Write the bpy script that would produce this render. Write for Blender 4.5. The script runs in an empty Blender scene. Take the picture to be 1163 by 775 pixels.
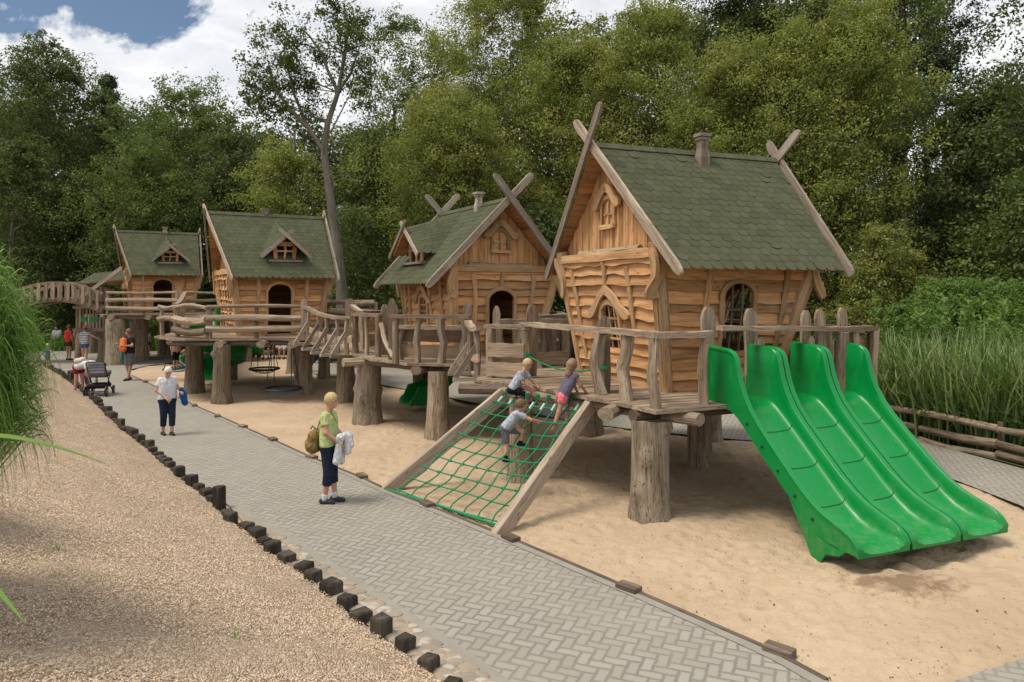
import bpy, math, random
import numpy as np
from mathutils import Vector, noise
R = random.Random(11)
NP = np.random.default_rng(5)
SC = bpy.context.scene
COL = SC.collection
# ---------------------------------------------------------------- camera model (photo is 1163 x 775)
F, HZ, CX, H = 820.0, 330.0, 581.5, 3.25
def gp(px, py, z=0.0):
    d = F * (H - z) / (py - HZ)
    return Vector(((px - CX) / F * d, d, z))
def at(px, py, d):
    return Vector(((px - CX) / F * d, d, H - (py - HZ) / F * d))
cam = bpy.data.cameras.new('camera'); cam_o = bpy.data.objects.new('camera', cam); COL.objects.link(cam_o)
cam_o.location = (0, 0, H); cam_o.rotation_euler = (math.pi / 2, 0, 0)
cam.sensor_width = 36; cam.lens = 36 * F / 1163; cam.shift_y = -(387.5 - HZ) / 1163
cam.clip_start = 0.05; cam.clip_end = 2000
SC.camera = cam_o
SC.view_settings.view_transform = 'Standard'; SC.view_settings.look = 'None'; SC.view_settings.gamma = 1
SC.view_settings.use_curve_mapping = False; SC.view_settings.exposure = 0.58

def V3(*a): return Vector(a)
def lerp(a, b, t): return a + (b - a) * t
def nz(x, y=0.0, z=0.0): return noise.noise(Vector((x, y, z)))

# ---------------------------------------------------------------- materials
MATS = {}
def mat(name):
    m = bpy.data.materials.new(name); m.use_nodes = True; nt = m.node_tree; nt.nodes.clear()
    out = nt.nodes.new('ShaderNodeOutputMaterial'); b = nt.nodes.new('ShaderNodeBsdfPrincipled')
    nt.links.new(b.outputs[0], out.inputs[0]); MATS[name] = m
    return m, nt, b
def N(nt, t, **k):
    n = nt.nodes.new('ShaderNode' + t)
    for a, v in k.items(): setattr(n, a, v)
    return n
def L(nt, a, b): nt.links.new(a, b)
def mixc(nt, f, a, b, mode='MIX'):
    m = N(nt, 'MixRGB', blend_type=mode)
    for i, x in enumerate((f, a, b)):
        if hasattr(x, 'is_linked'): L(nt, x, m.inputs[i])
        else: m.inputs[i].default_value = x if i == 0 else (*x, 1)
    return m.outputs[0]
def math_(nt, op, a, b=0.0, clamp=False):
    m = N(nt, 'Math', operation=op); m.use_clamp = clamp
    for i, x in enumerate((a, b)):
        if hasattr(x, 'is_linked'): L(nt, x, m.inputs[i])
        else: m.inputs[i].default_value = x
    return m.outputs[0]
def ramp(nt, f, stops):
    r = N(nt, 'ValToRGB'); L(nt, f, r.inputs[0]); e = r.color_ramp.elements
    while len(e) < len(stops): e.new(0.5)
    for i, (p, c) in enumerate(stops):
        e[i].position = p; e[i].color = (*c, 1) if len(c) == 3 else c
    return r.outputs[0]
def noise_t(nt, vec, scale, detail=3, rough=0.5, dist=0.0):
    n = N(nt, 'TexNoise'); n.inputs['Scale'].default_value = scale; n.inputs['Detail'].default_value = detail
    n.inputs['Roughness'].default_value = rough; n.inputs['Distortion'].default_value = dist
    if vec is not None: L(nt, vec, n.inputs['Vector'])
    return n.outputs[0]
def bump(nt, b, h, strength, dist=0.02):
    n = N(nt, 'Bump'); n.inputs['Strength'].default_value = strength; n.inputs['Distance'].default_value = dist
    L(nt, h, n.inputs['Height']); L(nt, n.outputs[0], b.inputs['Normal'])
def attr(nt, name): 
    a = N(nt, 'Attribute'); a.attribute_name = name
    return a
def mapping(nt, vec, scale=(1, 1, 1), rot=(0, 0, 0)):
    m = N(nt, 'Mapping'); m.inputs['Scale'].default_value = scale; m.inputs['Rotation'].default_value = rot
    L(nt, vec, m.inputs['Vector']); return m.outputs[0]
def spec(b, v):
    b.inputs['Specular IOR Level'].default_value = v

def wood(name, c_dark, c_mid, c_light, rough=0.85, bstr=0.5, moss=0.0, grey=None, crack=0.0):
    m, nt, b = mat(name)
    g = attr(nt, 'gr').outputs['Vector']; r = attr(nt, 'rnd').outputs['Fac']
    fine = noise_t(nt, mapping(nt, g, (2.2, 60, 60)), 1.0, 4, 0.6)
    broad = noise_t(nt, mapping(nt, g, (1.1, 9, 9)), 1.0, 3, 0.55, 0.6)
    c = ramp(nt, broad, [(0.28, c_dark), (0.5, c_mid), (0.72, c_light)])
    c = mixc(nt, math_(nt, 'MULTIPLY', ramp(nt, fine, [(0.35, (0, 0, 0)), (0.7, (1, 1, 1))]), 0.5), c, tuple(x * 0.55 for x in c_dark))
    tone = ramp(nt, r, [(0, (0.60, 0.56, 0.52)), (0.5, (1, 1, 1)), (1, (1.22, 1.16, 1.08))])
    c = mixc(nt, 1.0, c, tone, 'MULTIPLY')
    if grey:
        c = mixc(nt, ramp(nt, noise_t(nt, mapping(nt, g, (0.9, 5, 5)), 1.0, 3, 0.6), [(0.52, (0, 0, 0)), (0.74, (0.75, 0.75, 0.75))]), c, grey)
    if crack:
        w = noise_t(nt, mapping(nt, g, (0.8, 26, 26)), 1.0, 2, 0.5)
        k = ramp(nt, math_(nt, 'ABSOLUTE', math_(nt, 'SUBTRACT', w, 0.5)), [(0.0, (1, 1, 1)), (0.03, (0, 0, 0))])
        c = mixc(nt, math_(nt, 'MULTIPLY', k, crack), c, tuple(x * 0.25 for x in c_dark))
    # knots
    vo = N(nt, 'TexVoronoi'); vo.inputs['Scale'].default_value = 1.0; L(nt, mapping(nt, g, (3.0, 9, 9)), vo.inputs['Vector'])
    c = mixc(nt, math_(nt, 'MULTIPLY', ramp(nt, vo.outputs['Distance'], [(0.06, (1, 1, 1)), (0.16, (0, 0, 0))]), 0.75), c, tuple(x * 0.35 for x in c_dark))
    if moss:
        tc = N(nt, 'TexCoord').outputs['Object']
        mm = ramp(nt, noise_t(nt, tc, 3.0, 4, 0.6), [(0.5, (0, 0, 0)), (0.7, (1, 1, 1))])
        c = mixc(nt, math_(nt, 'MULTIPLY', mm, moss), c, (0.13, 0.14, 0.05))
    L(nt, c, b.inputs['Base Color']); b.inputs['Roughness'].default_value = rough; spec(b, 0.25)
    hh = math_(nt, 'ADD', fine, math_(nt, 'MULTIPLY', broad, 1.5))
    bump(nt, b, hh, bstr, 0.015)
    return m
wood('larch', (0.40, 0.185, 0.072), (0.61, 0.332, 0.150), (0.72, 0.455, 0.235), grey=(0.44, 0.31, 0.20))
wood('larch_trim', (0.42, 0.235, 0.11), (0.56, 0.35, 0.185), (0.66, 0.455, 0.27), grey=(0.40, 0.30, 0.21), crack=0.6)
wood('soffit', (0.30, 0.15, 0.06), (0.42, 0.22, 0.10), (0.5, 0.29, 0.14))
wood('grey_wood', (0.225, 0.165, 0.115), (0.36, 0.28, 0.205), (0.48, 0.395, 0.305), moss=0.10, crack=0.8)
wood('grey_board', (0.25, 0.20, 0.16), (0.37, 0.31, 0.25), (0.48, 0.415, 0.345), crack=0.6)
wood('log', (0.19, 0.145, 0.105), (0.34, 0.275, 0.205), (0.47, 0.395, 0.305), moss=0.35, crack=1.0, bstr=1.3)
wood('dark_beam', (0.10, 0.075, 0.055), (0.17, 0.13, 0.10), (0.24, 0.19, 0.15), crack=0.7)
wood('infill', (0.30, 0.22, 0.15), (0.43, 0.32, 0.22), (0.52, 0.41, 0.29), grey=(0.33, 0.28, 0.23), crack=0.5)
wood('stake', (0.035, 0.03, 0.024), (0.06, 0.05, 0.04), (0.10, 0.085, 0.07), rough=0.9, bstr=0.8, grey=(0.11, 0.10, 0.085))
wood('bark', (0.07, 0.055, 0.042), (0.13, 0.105, 0.08), (0.20, 0.165, 0.13), bstr=1.0, crack=0.8)
wood('pale_bark', (0.12, 0.10, 0.075), (0.21, 0.18, 0.14), (0.30, 0.265, 0.21), bstr=1.0, crack=0.8)

def plain(name, col, rough=0.7, sp=0.3, var=0.15, scale=8.0, metal=0.0):
    m, nt, b = mat(name)
    tc = N(nt, 'TexCoord').outputs['Object']
    n = noise_t(nt, tc, scale, 3)
    c = mixc(nt, n, tuple(x * (1 - var) for x in col), tuple(min(1, x * (1 + var)) for x in col))
    L(nt, c, b.inputs['Base Color']); b.inputs['Roughness'].default_value = rough; spec(b, sp)
    b.inputs['Metallic'].default_value = metal
    return m
def cloth(name, col, stripes=None):
    m, nt, b = mat(name)
    tc = N(nt, 'TexCoord').outputs['Object']
    n = noise_t(nt, tc, 9, 4)
    c = mixc(nt, n, tuple(x * 0.8 for x in col), tuple(min(1, x * 1.12) for x in col))
    if stripes:
        sx = N(nt, 'SeparateXYZ'); L(nt, tc, sx.inputs[0])
        f = math_(nt, 'GREATER_THAN', math_(nt, 'FRACT', math_(nt, 'MULTIPLY', sx.outputs[2], stripes[1])), 0.55)
        c = mixc(nt, f, c, stripes[0])
    L(nt, c, b.inputs['Base Color']); b.inputs['Roughness'].default_value = 0.9; spec(b, 0.15)
    bump(nt, b, noise_t(nt, mapping(nt, tc, (1, 1, .45)), 16, 3, 0.5, 1.2), 1.0, 0.05)
    return m
# roof felt shingles
def roof_mat():
    m, nt, b = mat('roof_green')
    r = attr(nt, 'rnd').outputs['Fac']; tc = N(nt, 'TexCoord').outputs['Object']
    c = ramp(nt, r, [(0, (0.048, 0.054, 0.028)), (0.5, (0.060, 0.067, 0.036)), (1, (0.073, 0.081, 0.046))])
    sp_ = noise_t(nt, tc, 160, 2, 0.7)
    c = mixc(nt, math_(nt, 'MULTIPLY', sp_, 0.45), c, (0.095, 0.098, 0.056))
    big = ramp(nt, noise_t(nt, tc, 1.6, 4, 0.6), [(0.45, (0, 0, 0)), (0.75, (1, 1, 1))])
    c = mixc(nt, math_(nt, 'MULTIPLY', big, 0.6), c, (0.10, 0.10, 0.06))
    L(nt, c, b.inputs['Base Color']); b.inputs['Roughness'].default_value = 0.93; spec(b, 0.2)
    bump(nt, b, sp_, 0.4, 0.01)
roof_mat()
def slide_mat():
    m, nt, b = mat('slide_green')
    tc = N(nt, 'TexCoord').outputs['Object']
    n = noise_t(nt, tc, 2.5, 4, 0.6)
    c = mixc(nt, n, (0.0003, 0.185, 0.036), (0.0006, 0.235, 0.048))
    s = ramp(nt, noise_t(nt, mapping(nt, tc, (7, 1.2, 1.2)), 3.0, 4, 0.7), [(0.56, (0, 0, 0)), (0.72, (1, 1, 1))])
    c = mixc(nt, math_(nt, 'MULTIPLY', s, 0.16), c, (0.16, 0.34, 0.17))
    z_ = N(nt, 'SeparateXYZ'); L(nt, N(nt, 'NewGeometry').outputs['Position'], z_.inputs[0])
    dust = math_(nt, 'MULTIPLY', ramp(nt, z_.outputs[2], [(0.25, (1, 1, 1)), (0.62, (0, 0, 0))]), ramp(nt, noise_t(nt, tc, 9, 5, 0.7), [(0.45, (0, 0, 0)), (0.7, (1, 1, 1))]))
    c = mixc(nt, math_(nt, 'MULTIPLY', dust, 0.14), c, (0.42, 0.33, 0.21))
    L(nt, c, b.inputs['Base Color']); spec(b, 0.36)
    L(nt, ramp(nt, n, [(0.3, (0.24,) * 3), (0.7, (0.40,) * 3)]), b.inputs['Roughness'])
slide_mat()
def leaf_mat(name, c1, c2, c3, trans=0.42):
    m, nt, b = mat(name)
    r = attr(nt, 'rnd').outputs['Fac']
    c = ramp(nt, r, [(0.05, c1), (0.5, c2), (0.95, c3)])
    L(nt, c, b.inputs['Base Color']); b.inputs['Roughness'].default_value = 0.6; spec(b, 0.3)
    t = N(nt, 'BsdfTranslucent'); L(nt, mixc(nt, 1.0, c, (1.0, 1.1, 0.6), 'MULTIPLY'), t.inputs[0])
    mx = N(nt, 'MixShader'); mx.inputs[0].default_value = trans
    L(nt, b.outputs[0], mx.inputs[1]); L(nt, t.outputs[0], mx.inputs[2])
    L(nt, mx.outputs[0], nt.nodes['Material Output'].inputs[0])
leaf_mat('leaf_olive', (0.135, 0.165, 0.042), (0.24, 0.262, 0.070), (0.36, 0.36, 0.105))
leaf_mat('leaf_dark', (0.054, 0.076, 0.023), (0.090, 0.120, 0.035), (0.135, 0.165, 0.049))
leaf_mat('leaf_mid', (0.074, 0.112, 0.029), (0.118, 0.162, 0.043), (0.175, 0.212, 0.062))
leaf_mat('leaf_conifer', (0.022, 0.038, 0.016), (0.036, 0.055, 0.022), (0.055, 0.075, 0.028), 0.15)
leaf_mat('leaf_bush', (0.08, 0.15, 0.032), (0.14, 0.23, 0.05), (0.21, 0.30, 0.08))
leaf_mat('leaf_far', (0.045, 0.062, 0.02), (0.07, 0.095, 0.028), (0.10, 0.125, 0.04), 0.25)
leaf_mat('blade', (0.07, 0.16, 0.022), (0.13, 0.26, 0.04), (0.25, 0.38, 0.09), 0.4)
leaf_mat('reed', (0.06, 0.11, 0.025), (0.13, 0.20, 0.055), (0.34, 0.40, 0.20), 0.35)

# ---------------------------------------------------------------- mesh builder
class MB:
    def __init__(s): s.v = []; s.f = []; s.g = []; s.r = []; s.m = []; s.mi = 0
    def add(s, vs, fs, gr=None, rnd=None):
        o = len(s.v); rr = R.random() if rnd is None else rnd; off = R.uniform(0, 60)
        s.v += [tuple(p) for p in vs]
        if gr is None: gr = [(p[0], p[1], p[2]) for p in vs]
        s.g += [(g[0] + off, g[1] + off * .37, g[2] + off * .71) for g in gr]; s.r += [rr] * len(vs)
        s.f += [tuple(i + o for i in f) for f in fs]; s.m += [s.mi] * len(fs)
    def tube(s, pts, rad, n=10, caps=True, wob=0.0, squash=1.0, rnd=None, fr=3.0):
        pts = [Vector(p) for p in pts]
        if not hasattr(rad, '__len__'): rad = [rad] * len(pts)
        vs = []; gr = []; al = 0.0; sd = R.uniform(0, 50)
        ref = None
        for i, p in enumerate(pts):
            t = (pts[min(i + 1, len(pts) - 1)] - pts[max(i - 1, 0)]).normalized()
            if i: al += (p - pts[i - 1]).length
            if ref is None: ref = Vector((0, 0, 1)) if abs(t.z) < 0.8 else Vector((1, 0, 0))
            a = (ref - t * ref.dot(t)).normalized(); b = t.cross(a); ref = a
            for k in range(n):
                an = 2 * math.pi * k / n; c, q = math.cos(an), math.sin(an)
                r = rad[i] * (1 + (wob * nz(c * 1.2 + sd, q * 1.2, al * fr) if wob else 0))
                vs.append(p + a * (c * r * squash) + b * (q * r)); gr.append((al, c * r, q * r))
        fs = []
        for i in range(len(pts) - 1):
            for k in range(n):
                fs.append((i * n + k, i * n + (k + 1) % n, (i + 1) * n + (k + 1) % n, (i + 1) * n + k))
        if caps:
            fs.append(tuple(range(n - 1, -1, -1))); fs.append(tuple(range((len(pts) - 1) * n, len(pts) * n)))
        s.add(vs, fs, gr, rnd)
    def log(s, a, b, r0, r1=None, bend=0.0, n=10, seg=6, wob=0.12, rnd=None):
        a, b = Vector(a), Vector(b); r1 = r0 if r1 is None else r1
        d = b - a; q = Vector((R.uniform(-1, 1), R.uniform(-1, 1), R.uniform(-1, 1))); q = q - d * (q.dot(d) / max(d.length_squared, 1e-9))
        q2 = q.cross(d).normalized() if d.length > 0 else q
        if q.length > 1e-6: q.normalize()
        ph = R.uniform(0, 6)
        pts = [a + d * (i / seg) + q * (bend * math.sin(math.pi * i / seg)) + q2 * (bend * .4 * math.sin(2 * math.pi * i / seg + ph) * math.sin(math.pi * i / seg)) for i in range(seg + 1)]
        s.tube(pts, [lerp(r0, r1, i / seg) for i in range(seg + 1)], n, True, wob, rnd=rnd)
    def box(s, c, x, y, z, rnd=None, bev=0.0):
        c, x, y, z = Vector(c), Vector(x), Vector(y), Vector(z)
        vs = [c + x * i + y * j + z * k for i in (-1, 1) for j in (-1, 1) for k in (-1, 1)]
        lx, ly, lz = x.length, y.length, z.length
        dims = sorted([(lx, 0), (ly, 1), (lz, 2)], reverse=True); od = [d[1] for d in dims]
        gr = []
        for i in (-1, 1):
            for j in (-1, 1):
                for k in (-1, 1):
                    q = (i * lx, j * ly, k * lz); gr.append((q[od[0]], q[od[1]], q[od[2]]))
        s.add(vs, [(0, 1, 3, 2), (4, 6, 7, 5), (0, 4, 5, 1), (2, 3, 7, 6), (0, 2, 6, 4), (1, 5, 7, 3)], gr, rnd)
    def prism(s, poly, off, rnd=None, axis=None):
        poly = [Vector(p) for p in poly]; off = Vector(off); n = len(poly)
        vs = poly + [p + off for p in poly]
        ax = Vector(axis) if axis is not None else (poly[1] - poly[0]); ax.normalize(); o = off.normalized(); bx = o.cross(ax)
        gr = [(p.dot(ax), p.dot(bx), p.dot(o)) for p in vs]
        fs = [tuple(range(n - 1, -1, -1)), tuple(range(n, 2 * n))] + [(i, (i + 1) % n, n + (i + 1) % n, n + i) for i in range(n)]
        s.add(vs, fs, gr, rnd)
    def ribbon(s, pts, w, nrm, th, rnd=None):
        """plank along a polyline lying on a face with normal nrm; w = full width(s)"""
        pts = [Vector(p) for p in pts]; nrm = Vector(nrm).normalized(); k = len(pts)
        if not hasattr(w, '__len__'): w = [w] * k
        vs = []; gr = []; al = 0
        for i, p in enumerate(pts):
            t = (pts[min(i + 1, k - 1)] - pts[max(i - 1, 0)]).normalized(); sd = nrm.cross(t).normalized()
            if i: al += (p - pts[i - 1]).length
            for (sx, o) in ((-1, 0), (1, 0), (1, 1), (-1, 1)):
                vs.append(p + sd * (sx * w[i] / 2) + nrm * (o * th)); gr.append((al, sx * w[i] / 2, o * th))
        fs = [(3, 2, 1, 0), (4 * k - 4, 4 * k - 3, 4 * k - 2, 4 * k - 1)]
        for i in range(k - 1):
            a, b = 4 * i, 4 * i + 4
            for j in range(4): fs.append((a + j, a + (j + 1) % 4, b + (j + 1) % 4, b + j))
        s.add(vs, fs, gr, rnd)
    def lathe(s, c, prof, n=16, ax=None, rnd=None):
        c = Vector(c); ax = Vector(ax).normalized() if ax is not None else Vector((0, 0, 1))
        a = ax.orthogonal().normalized(); b = ax.cross(a)
        vs = [c + ax * h + (a * math.cos(2 * math.pi * k / n) + b * math.sin(2 * math.pi * k / n)) * r for r, h in prof for k in range(n)]
        fs = [(i * n + k, i * n + (k + 1) % n, (i + 1) * n + (k + 1) % n, (i + 1) * n + k) for i in range(len(prof) - 1) for k in range(n)]
        fs += [tuple(range(n - 1, -1, -1)), tuple(range((len(prof) - 1) * n, len(prof) * n))]
        s.add(vs, fs, None, rnd)
    def ball(s, c, r, n=8, rnd=None, sc=(1, 1, 1)):
        c = Vector(c); vs = []; fs = []
        m = max(4, n // 2 + 1)
        for i in range(m + 1):
            th = math.pi * i / m
            for k in range(n):
                ph = 2 * math.pi * k / n
                vs.append(c + Vector((math.sin(th) * math.cos(ph) * sc[0], math.sin(th) * math.sin(ph) * sc[1], math.cos(th) * sc[2])) * r)
        for i in range(m):
            for k in range(n): fs.append((i * n + k, (i + 1) * n + k, (i + 1) * n + (k + 1) % n, i * n + (k + 1) % n))
        s.add(vs, fs, None, rnd)
    def build(s, name, mats, parent=None, smooth=None, bevel=0.0):
        o0 = worldpos(parent)
        me = bpy.data.meshes.new(name)
        va = np.array(s.v, dtype=np.float32).reshape(-1, 3) - np.array(o0, dtype=np.float32)
        me.from_pydata(va.tolist(), [], s.f)
        a = me.attributes.new('gr', 'FLOAT_VECTOR', 'POINT'); a.data.foreach_set('vector', np.array(s.g, dtype=np.float32).ravel())
        a = me.attributes.new('rnd', 'FLOAT', 'POINT'); a.data.foreach_set('value', np.array(s.r, dtype=np.float32))
        if isinstance(mats, str): mats = [mats]
        for m in mats: me.materials.append(MATS[m])
        if len(mats) > 1: me.polygons.foreach_set('material_index', s.m)
        if smooth is not None:
            me.polygons.foreach_set('use_smooth', [True] * len(me.polygons))
            if smooth < 3: me.set_sharp_from_angle(angle=smooth)
        me.update()
        o = bpy.data.objects.new(name, me); COL.objects.link(o)
        if parent is not None: o.parent = parent
        if bevel:
            b = o.modifiers.new('bevel', 'BEVEL'); b.width = bevel; b.segments = 2; b.limit_method = 'ANGLE'
        return o
def worldpos(o):
    p = Vector((0, 0, 0))
    while o is not None: p += o.location; o = o.parent
    return p
def thing(name, label, cat, loc=(0, 0, 0), group=None):
    o = bpy.data.objects.new(name, None); COL.objects.link(o); o.location = Vector(loc); o.empty_display_size = 0.2
    o['label'] = label; o['category'] = cat
    if group: o['group'] = group
    return o
def tag(o, label=None, cat=None, group=None, kind=None):
    if label: o['label'] = label
    if cat: o['category'] = cat
    if group: o['group'] = group
    if kind: o['kind'] = kind
    return o
def copy_tree(o, parent=None):
    c = o.copy(); COL.objects.link(c)
    if parent is not None: c.parent = parent
    for ch in list(o.children): copy_tree(ch, c)
    return c
def raw_mesh(name, verts, faces, mats, rnd=None, parent=None, smooth=False, matidx=None):
    """numpy quad/tri mesh"""
    me = bpy.data.meshes.new(name); verts = np.asarray(verts, np.float32) - np.array(worldpos(parent), np.float32); faces = np.asarray(faces, np.int32)
    k = faces.shape[1]
    me.vertices.add(len(verts)); me.vertices.foreach_set('co', verts.ravel())
    me.loops.add(faces.size); me.loops.foreach_set('vertex_index', faces.ravel())
    me.polygons.add(len(faces)); me.polygons.foreach_set('loop_start', np.arange(0, faces.size, k, dtype=np.int32))
    if smooth: me.polygons.foreach_set('use_smooth', np.ones(len(faces), bool))
    if rnd is not None:
        a = me.attributes.new('rnd', 'FLOAT', 'POINT'); a.data.foreach_set('value', np.asarray(rnd, np.float32))
    for m in ([mats] if isinstance(mats, str) else mats): me.materials.append(MATS[m])
    if matidx is not None: me.polygons.foreach_set('material_index', np.asarray(matidx, np.int32))
    me.update(calc_edges=True)
    o = bpy.data.objects.new(name, me); COL.objects.link(o)
    if parent is not None: o.parent = parent
    return o

# ---------------------------------------------------------------- sky and sun
SUN_EL, SUN_AZ = math.radians(64), math.radians(250)     # azimuth clockwise from +Y: high on the left, slightly behind the camera
w = bpy.data.worlds.new('World'); SC.world = w; w.use_nodes = True; nt = w.node_tree; nt.nodes.clear()
out = N(nt, 'OutputWorld'); sky = N(nt, 'TexSky', sky_type='NISHITA'); sky.sun_disc = False
sky.sun_elevation = SUN_EL; sky.sun_rotation = SUN_AZ; sky.air_density = 1.0; sky.dust_density = 0.6; sky.ozone_density = 1.2
bg = N(nt, 'Background'); bg.inputs[1].default_value = 0.06; L(nt, sky.outputs[0], bg.inputs[0])
tc = N(nt, 'TexCoord').outputs['Generated']
sx = N(nt, 'SeparateXYZ'); L(nt, tc, sx.inputs[0])
zz = math_(nt, 'ADD', math_(nt, 'MAXIMUM', sx.outputs[2], 0.0), 0.12)
cx = N(nt, 'CombineXYZ'); L(nt, math_(nt, 'DIVIDE', sx.outputs[0], zz), cx.inputs[0]); L(nt, math_(nt, 'DIVIDE', sx.outputs[1], zz), cx.inputs[1])
n1 = noise_t(nt, cx.outputs[0], 1.15, 7, 0.55, 0.25)
n2 = noise_t(nt, tc, 7.0, 6, 0.6, 0.3)
# open blue gap in the cloud deck, high on the left
gd = N(nt, 'VectorMath', operation='DISTANCE'); L(nt, mapping(nt, tc, (1.0, 0.6, 2.6)), gd.inputs[0])
g = Vector((-0.485, 0.81, 0.335)).normalized(); gd.inputs[1].default_value = (g.x, g.y * 0.6, g.z * 2.6)
gap = math_(nt, 'SUBTRACT', 1.0, math_(nt, 'DIVIDE', math_(nt, 'ADD', gd.outputs['Value'], math_(nt, 'MULTIPLY', math_(nt, 'SUBTRACT', n2, 0.5), 0.55)), 0.20))
cov = math_(nt, 'SUBTRACT', math_(nt, 'ADD', n1, 0.26), math_(nt, 'MULTIPLY', math_(nt, 'MAXIMUM', gap, 0.0), 0.95))
mask = ramp(nt, cov, [(0.40, (0, 0, 0)), (0.58, (1, 1, 1))])
ccol = ramp(nt, noise_t(nt, cx.outputs[0], 2.3, 6, 0.6, 0.4), [(0.32, (0.62, 0.65, 0.70)), (0.55, (0.86, 0.87, 0.89)), (0.75, (0.97, 0.97, 0.96))])
bc = N(nt, 'Background'); bc.inputs[1].default_value = 0.76; L(nt, ccol, bc.inputs[0])
mx = N(nt, 'MixShader'); L(nt, mask, mx.inputs[0]); L(nt, bg.outputs[0], mx.inputs[1]); L(nt, bc.outputs[0], mx.inputs[2]); L(nt, mx.outputs[0], out.inputs[0])
sl = bpy.data.lights.new('sun', 'SUN'); sl.energy = 2.3; sl.angle = math.radians(22); sl.color = (1.0, 0.91, 0.77)
so = bpy.data.objects.new('sun', sl); COL.objects.link(so)
sd = Vector((math.sin(SUN_AZ) * math.cos(SUN_EL), math.cos(SUN_AZ) * math.cos(SUN_EL), math.sin(SUN_EL)))
so.rotation_euler = (-sd).to_track_quat('-Z', 'Y').to_euler(); so.location = sd * 60
# ---------------------------------------------------------------- ground materials
def ground_mats():
    m, nt, b = mat('sand')
    tc = N(nt, 'TexCoord').outputs['Object']
    big = noise_t(nt, tc, 0.5, 4, 0.6); med = noise_t(nt, tc, 5, 5, 0.65); fine = noise_t(nt, tc, 90, 3, 0.7)
    c = ramp(nt, big, [(0.3, (0.39, 0.285, 0.188)), (0.6, (0.485, 0.372, 0.258)), (0.8, (0.54, 0.425, 0.305))])
    c = mixc(nt, ramp(nt, med, [(0.35, (0.5,) * 3), (0.6, (0, 0, 0))]), c, (0.36, 0.255, 0.16))
    c = mixc(nt, math_(nt, 'MULTIPLY', fine, 0.4), c, (0.54, 0.42, 0.29))
    vo = N(nt, 'TexVoronoi'); vo.inputs['Scale'].default_value = 5.5; L(nt, tc, vo.inputs['Vector'])
    sp_ = ramp(nt, math_(nt, 'ADD', vo.outputs['Distance'], math_(nt, 'MULTIPLY', noise_t(nt, tc, 30, 2), 0.12)), [(0.085, (1, 1, 1)), (0.135, (0, 0, 0))])
    c = mixc(nt, math_(nt, 'MULTIPLY', sp_, 0.6), c, (0.16, 0.10, 0.06))
    v2 = N(nt, 'TexVoronoi'); v2.inputs['Scale'].default_value = 13; L(nt, tc, v2.inputs['Vector']); s2 = N(nt, 'SeparateXYZ'); L(nt, v2.outputs['Color'], s2.inputs[0])
    sp2 = math_(nt, 'MULTIPLY', ramp(nt, math_(nt, 'ADD', v2.outputs['Distance'], math_(nt, 'MULTIPLY', noise_t(nt, tc, 60, 2), 0.1)), [(0.14, (1, 1, 1)), (0.22, (0, 0, 0))]), math_(nt, 'GREATER_THAN', s2.outputs[0], 0.72))
    c = mixc(nt, math_(nt, 'MULTIPLY', sp2, 0.75), c, (0.13, 0.085, 0.05))
    geo = N(nt, 'NewGeometry').outputs['Position']
    dd = N(nt, 'VectorMath', operation='DISTANCE'); L(nt, mapping(nt, geo, (0.55, 1.0, 1.0)), dd.inputs[0]); dd.inputs[1].default_value = (4.3 * 0.55, 7.95, 0)
    damp = ramp(nt, math_(nt, 'ADD', dd.outputs['Value'], math_(nt, 'MULTIPLY', noise_t(nt, tc, 6, 4, 0.7), 0.9)), [(0.62, (1, 1, 1)), (0.86, (0, 0, 0))])
    c = mixc(nt, math_(nt, 'MULTIPLY', damp, 0.7), c, (0.15, 0.09, 0.05))
    L(nt, c, b.inputs['Base Color']); b.inputs['Roughness'].default_value = 0.95; spec(b, 0.15)
    bump(nt, b, math_(nt, 'ADD', math_(nt, 'ADD', math_(nt, 'MULTIPLY', med, 0.5), noise_t(nt, tc, 17, 4, 0.6)), math_(nt, 'MULTIPLY', fine, 0.3)), 0.65, 0.05)
    # wood chip bank
    m, nt, b = mat('wood_chips')
    tc = N(nt, 'TexCoord').outputs['Object']
    warp = N(nt, 'TexNoise'); warp.inputs['Scale'].default_value = 20; L(nt, tc, warp.inputs['Vector'])
    vv = N(nt, 'VectorMath', operation='MULTIPLY_ADD'); L(nt, warp.outputs['Color'], vv.inputs[0]); vv.inputs[1].default_value = (0.05, 0.05, 0.05); L(nt, tc, vv.inputs[2])
    vo = N(nt, 'TexVoronoi'); vo.inputs['Scale'].default_value = 70; L(nt, mapping(nt, vv.outputs[0], (1, 0.55, 1)), vo.inputs['Vector'])
    rr = N(nt, 'SeparateXYZ'); L(nt, vo.outputs['Color'], rr.inputs[0])
    c = ramp(nt, rr.outputs[0], [(0.0, (0.37, 0.265, 0.175)), (0.35, (0.52, 0.39, 0.275)), (0.75, (0.63, 0.49, 0.36)), (1, (0.72, 0.59, 0.45))])
    gap_ = ramp(nt, vo.outputs['Distance'], [(0.45, (0, 0, 0)), (0.8, (1, 1, 1))])
    c = mixc(nt, math_(nt, 'MULTIPLY', gap_, 0.35), c, (0.17, 0.11, 0.065))
    big = ramp(nt, noise_t(nt, tc, 3.2, 6, 0.7), [(0.56, (0, 0, 0)), (0.72, (1, 1, 1))])
    c = mixc(nt, math_(nt, 'MULTIPLY', big, 0.3), c, (0.24, 0.16, 0.10))
    L(nt, c, b.inputs['Base Color']); b.inputs['Roughness'].default_value = 0.95; spec(b, 0.1)
    bump(nt, b, math_(nt, 'SUBTRACT', rr.outputs[1], vo.outputs['Distance']), 0.9, 0.03)
    plain('chip', (0.50, 0.38, 0.265), 0.95, 0.1, 0.3, 3)
    # zigzag block paving
    m, nt, b = mat('pavers')
    tc = N(nt, 'TexCoord').outputs['Object']
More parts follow.
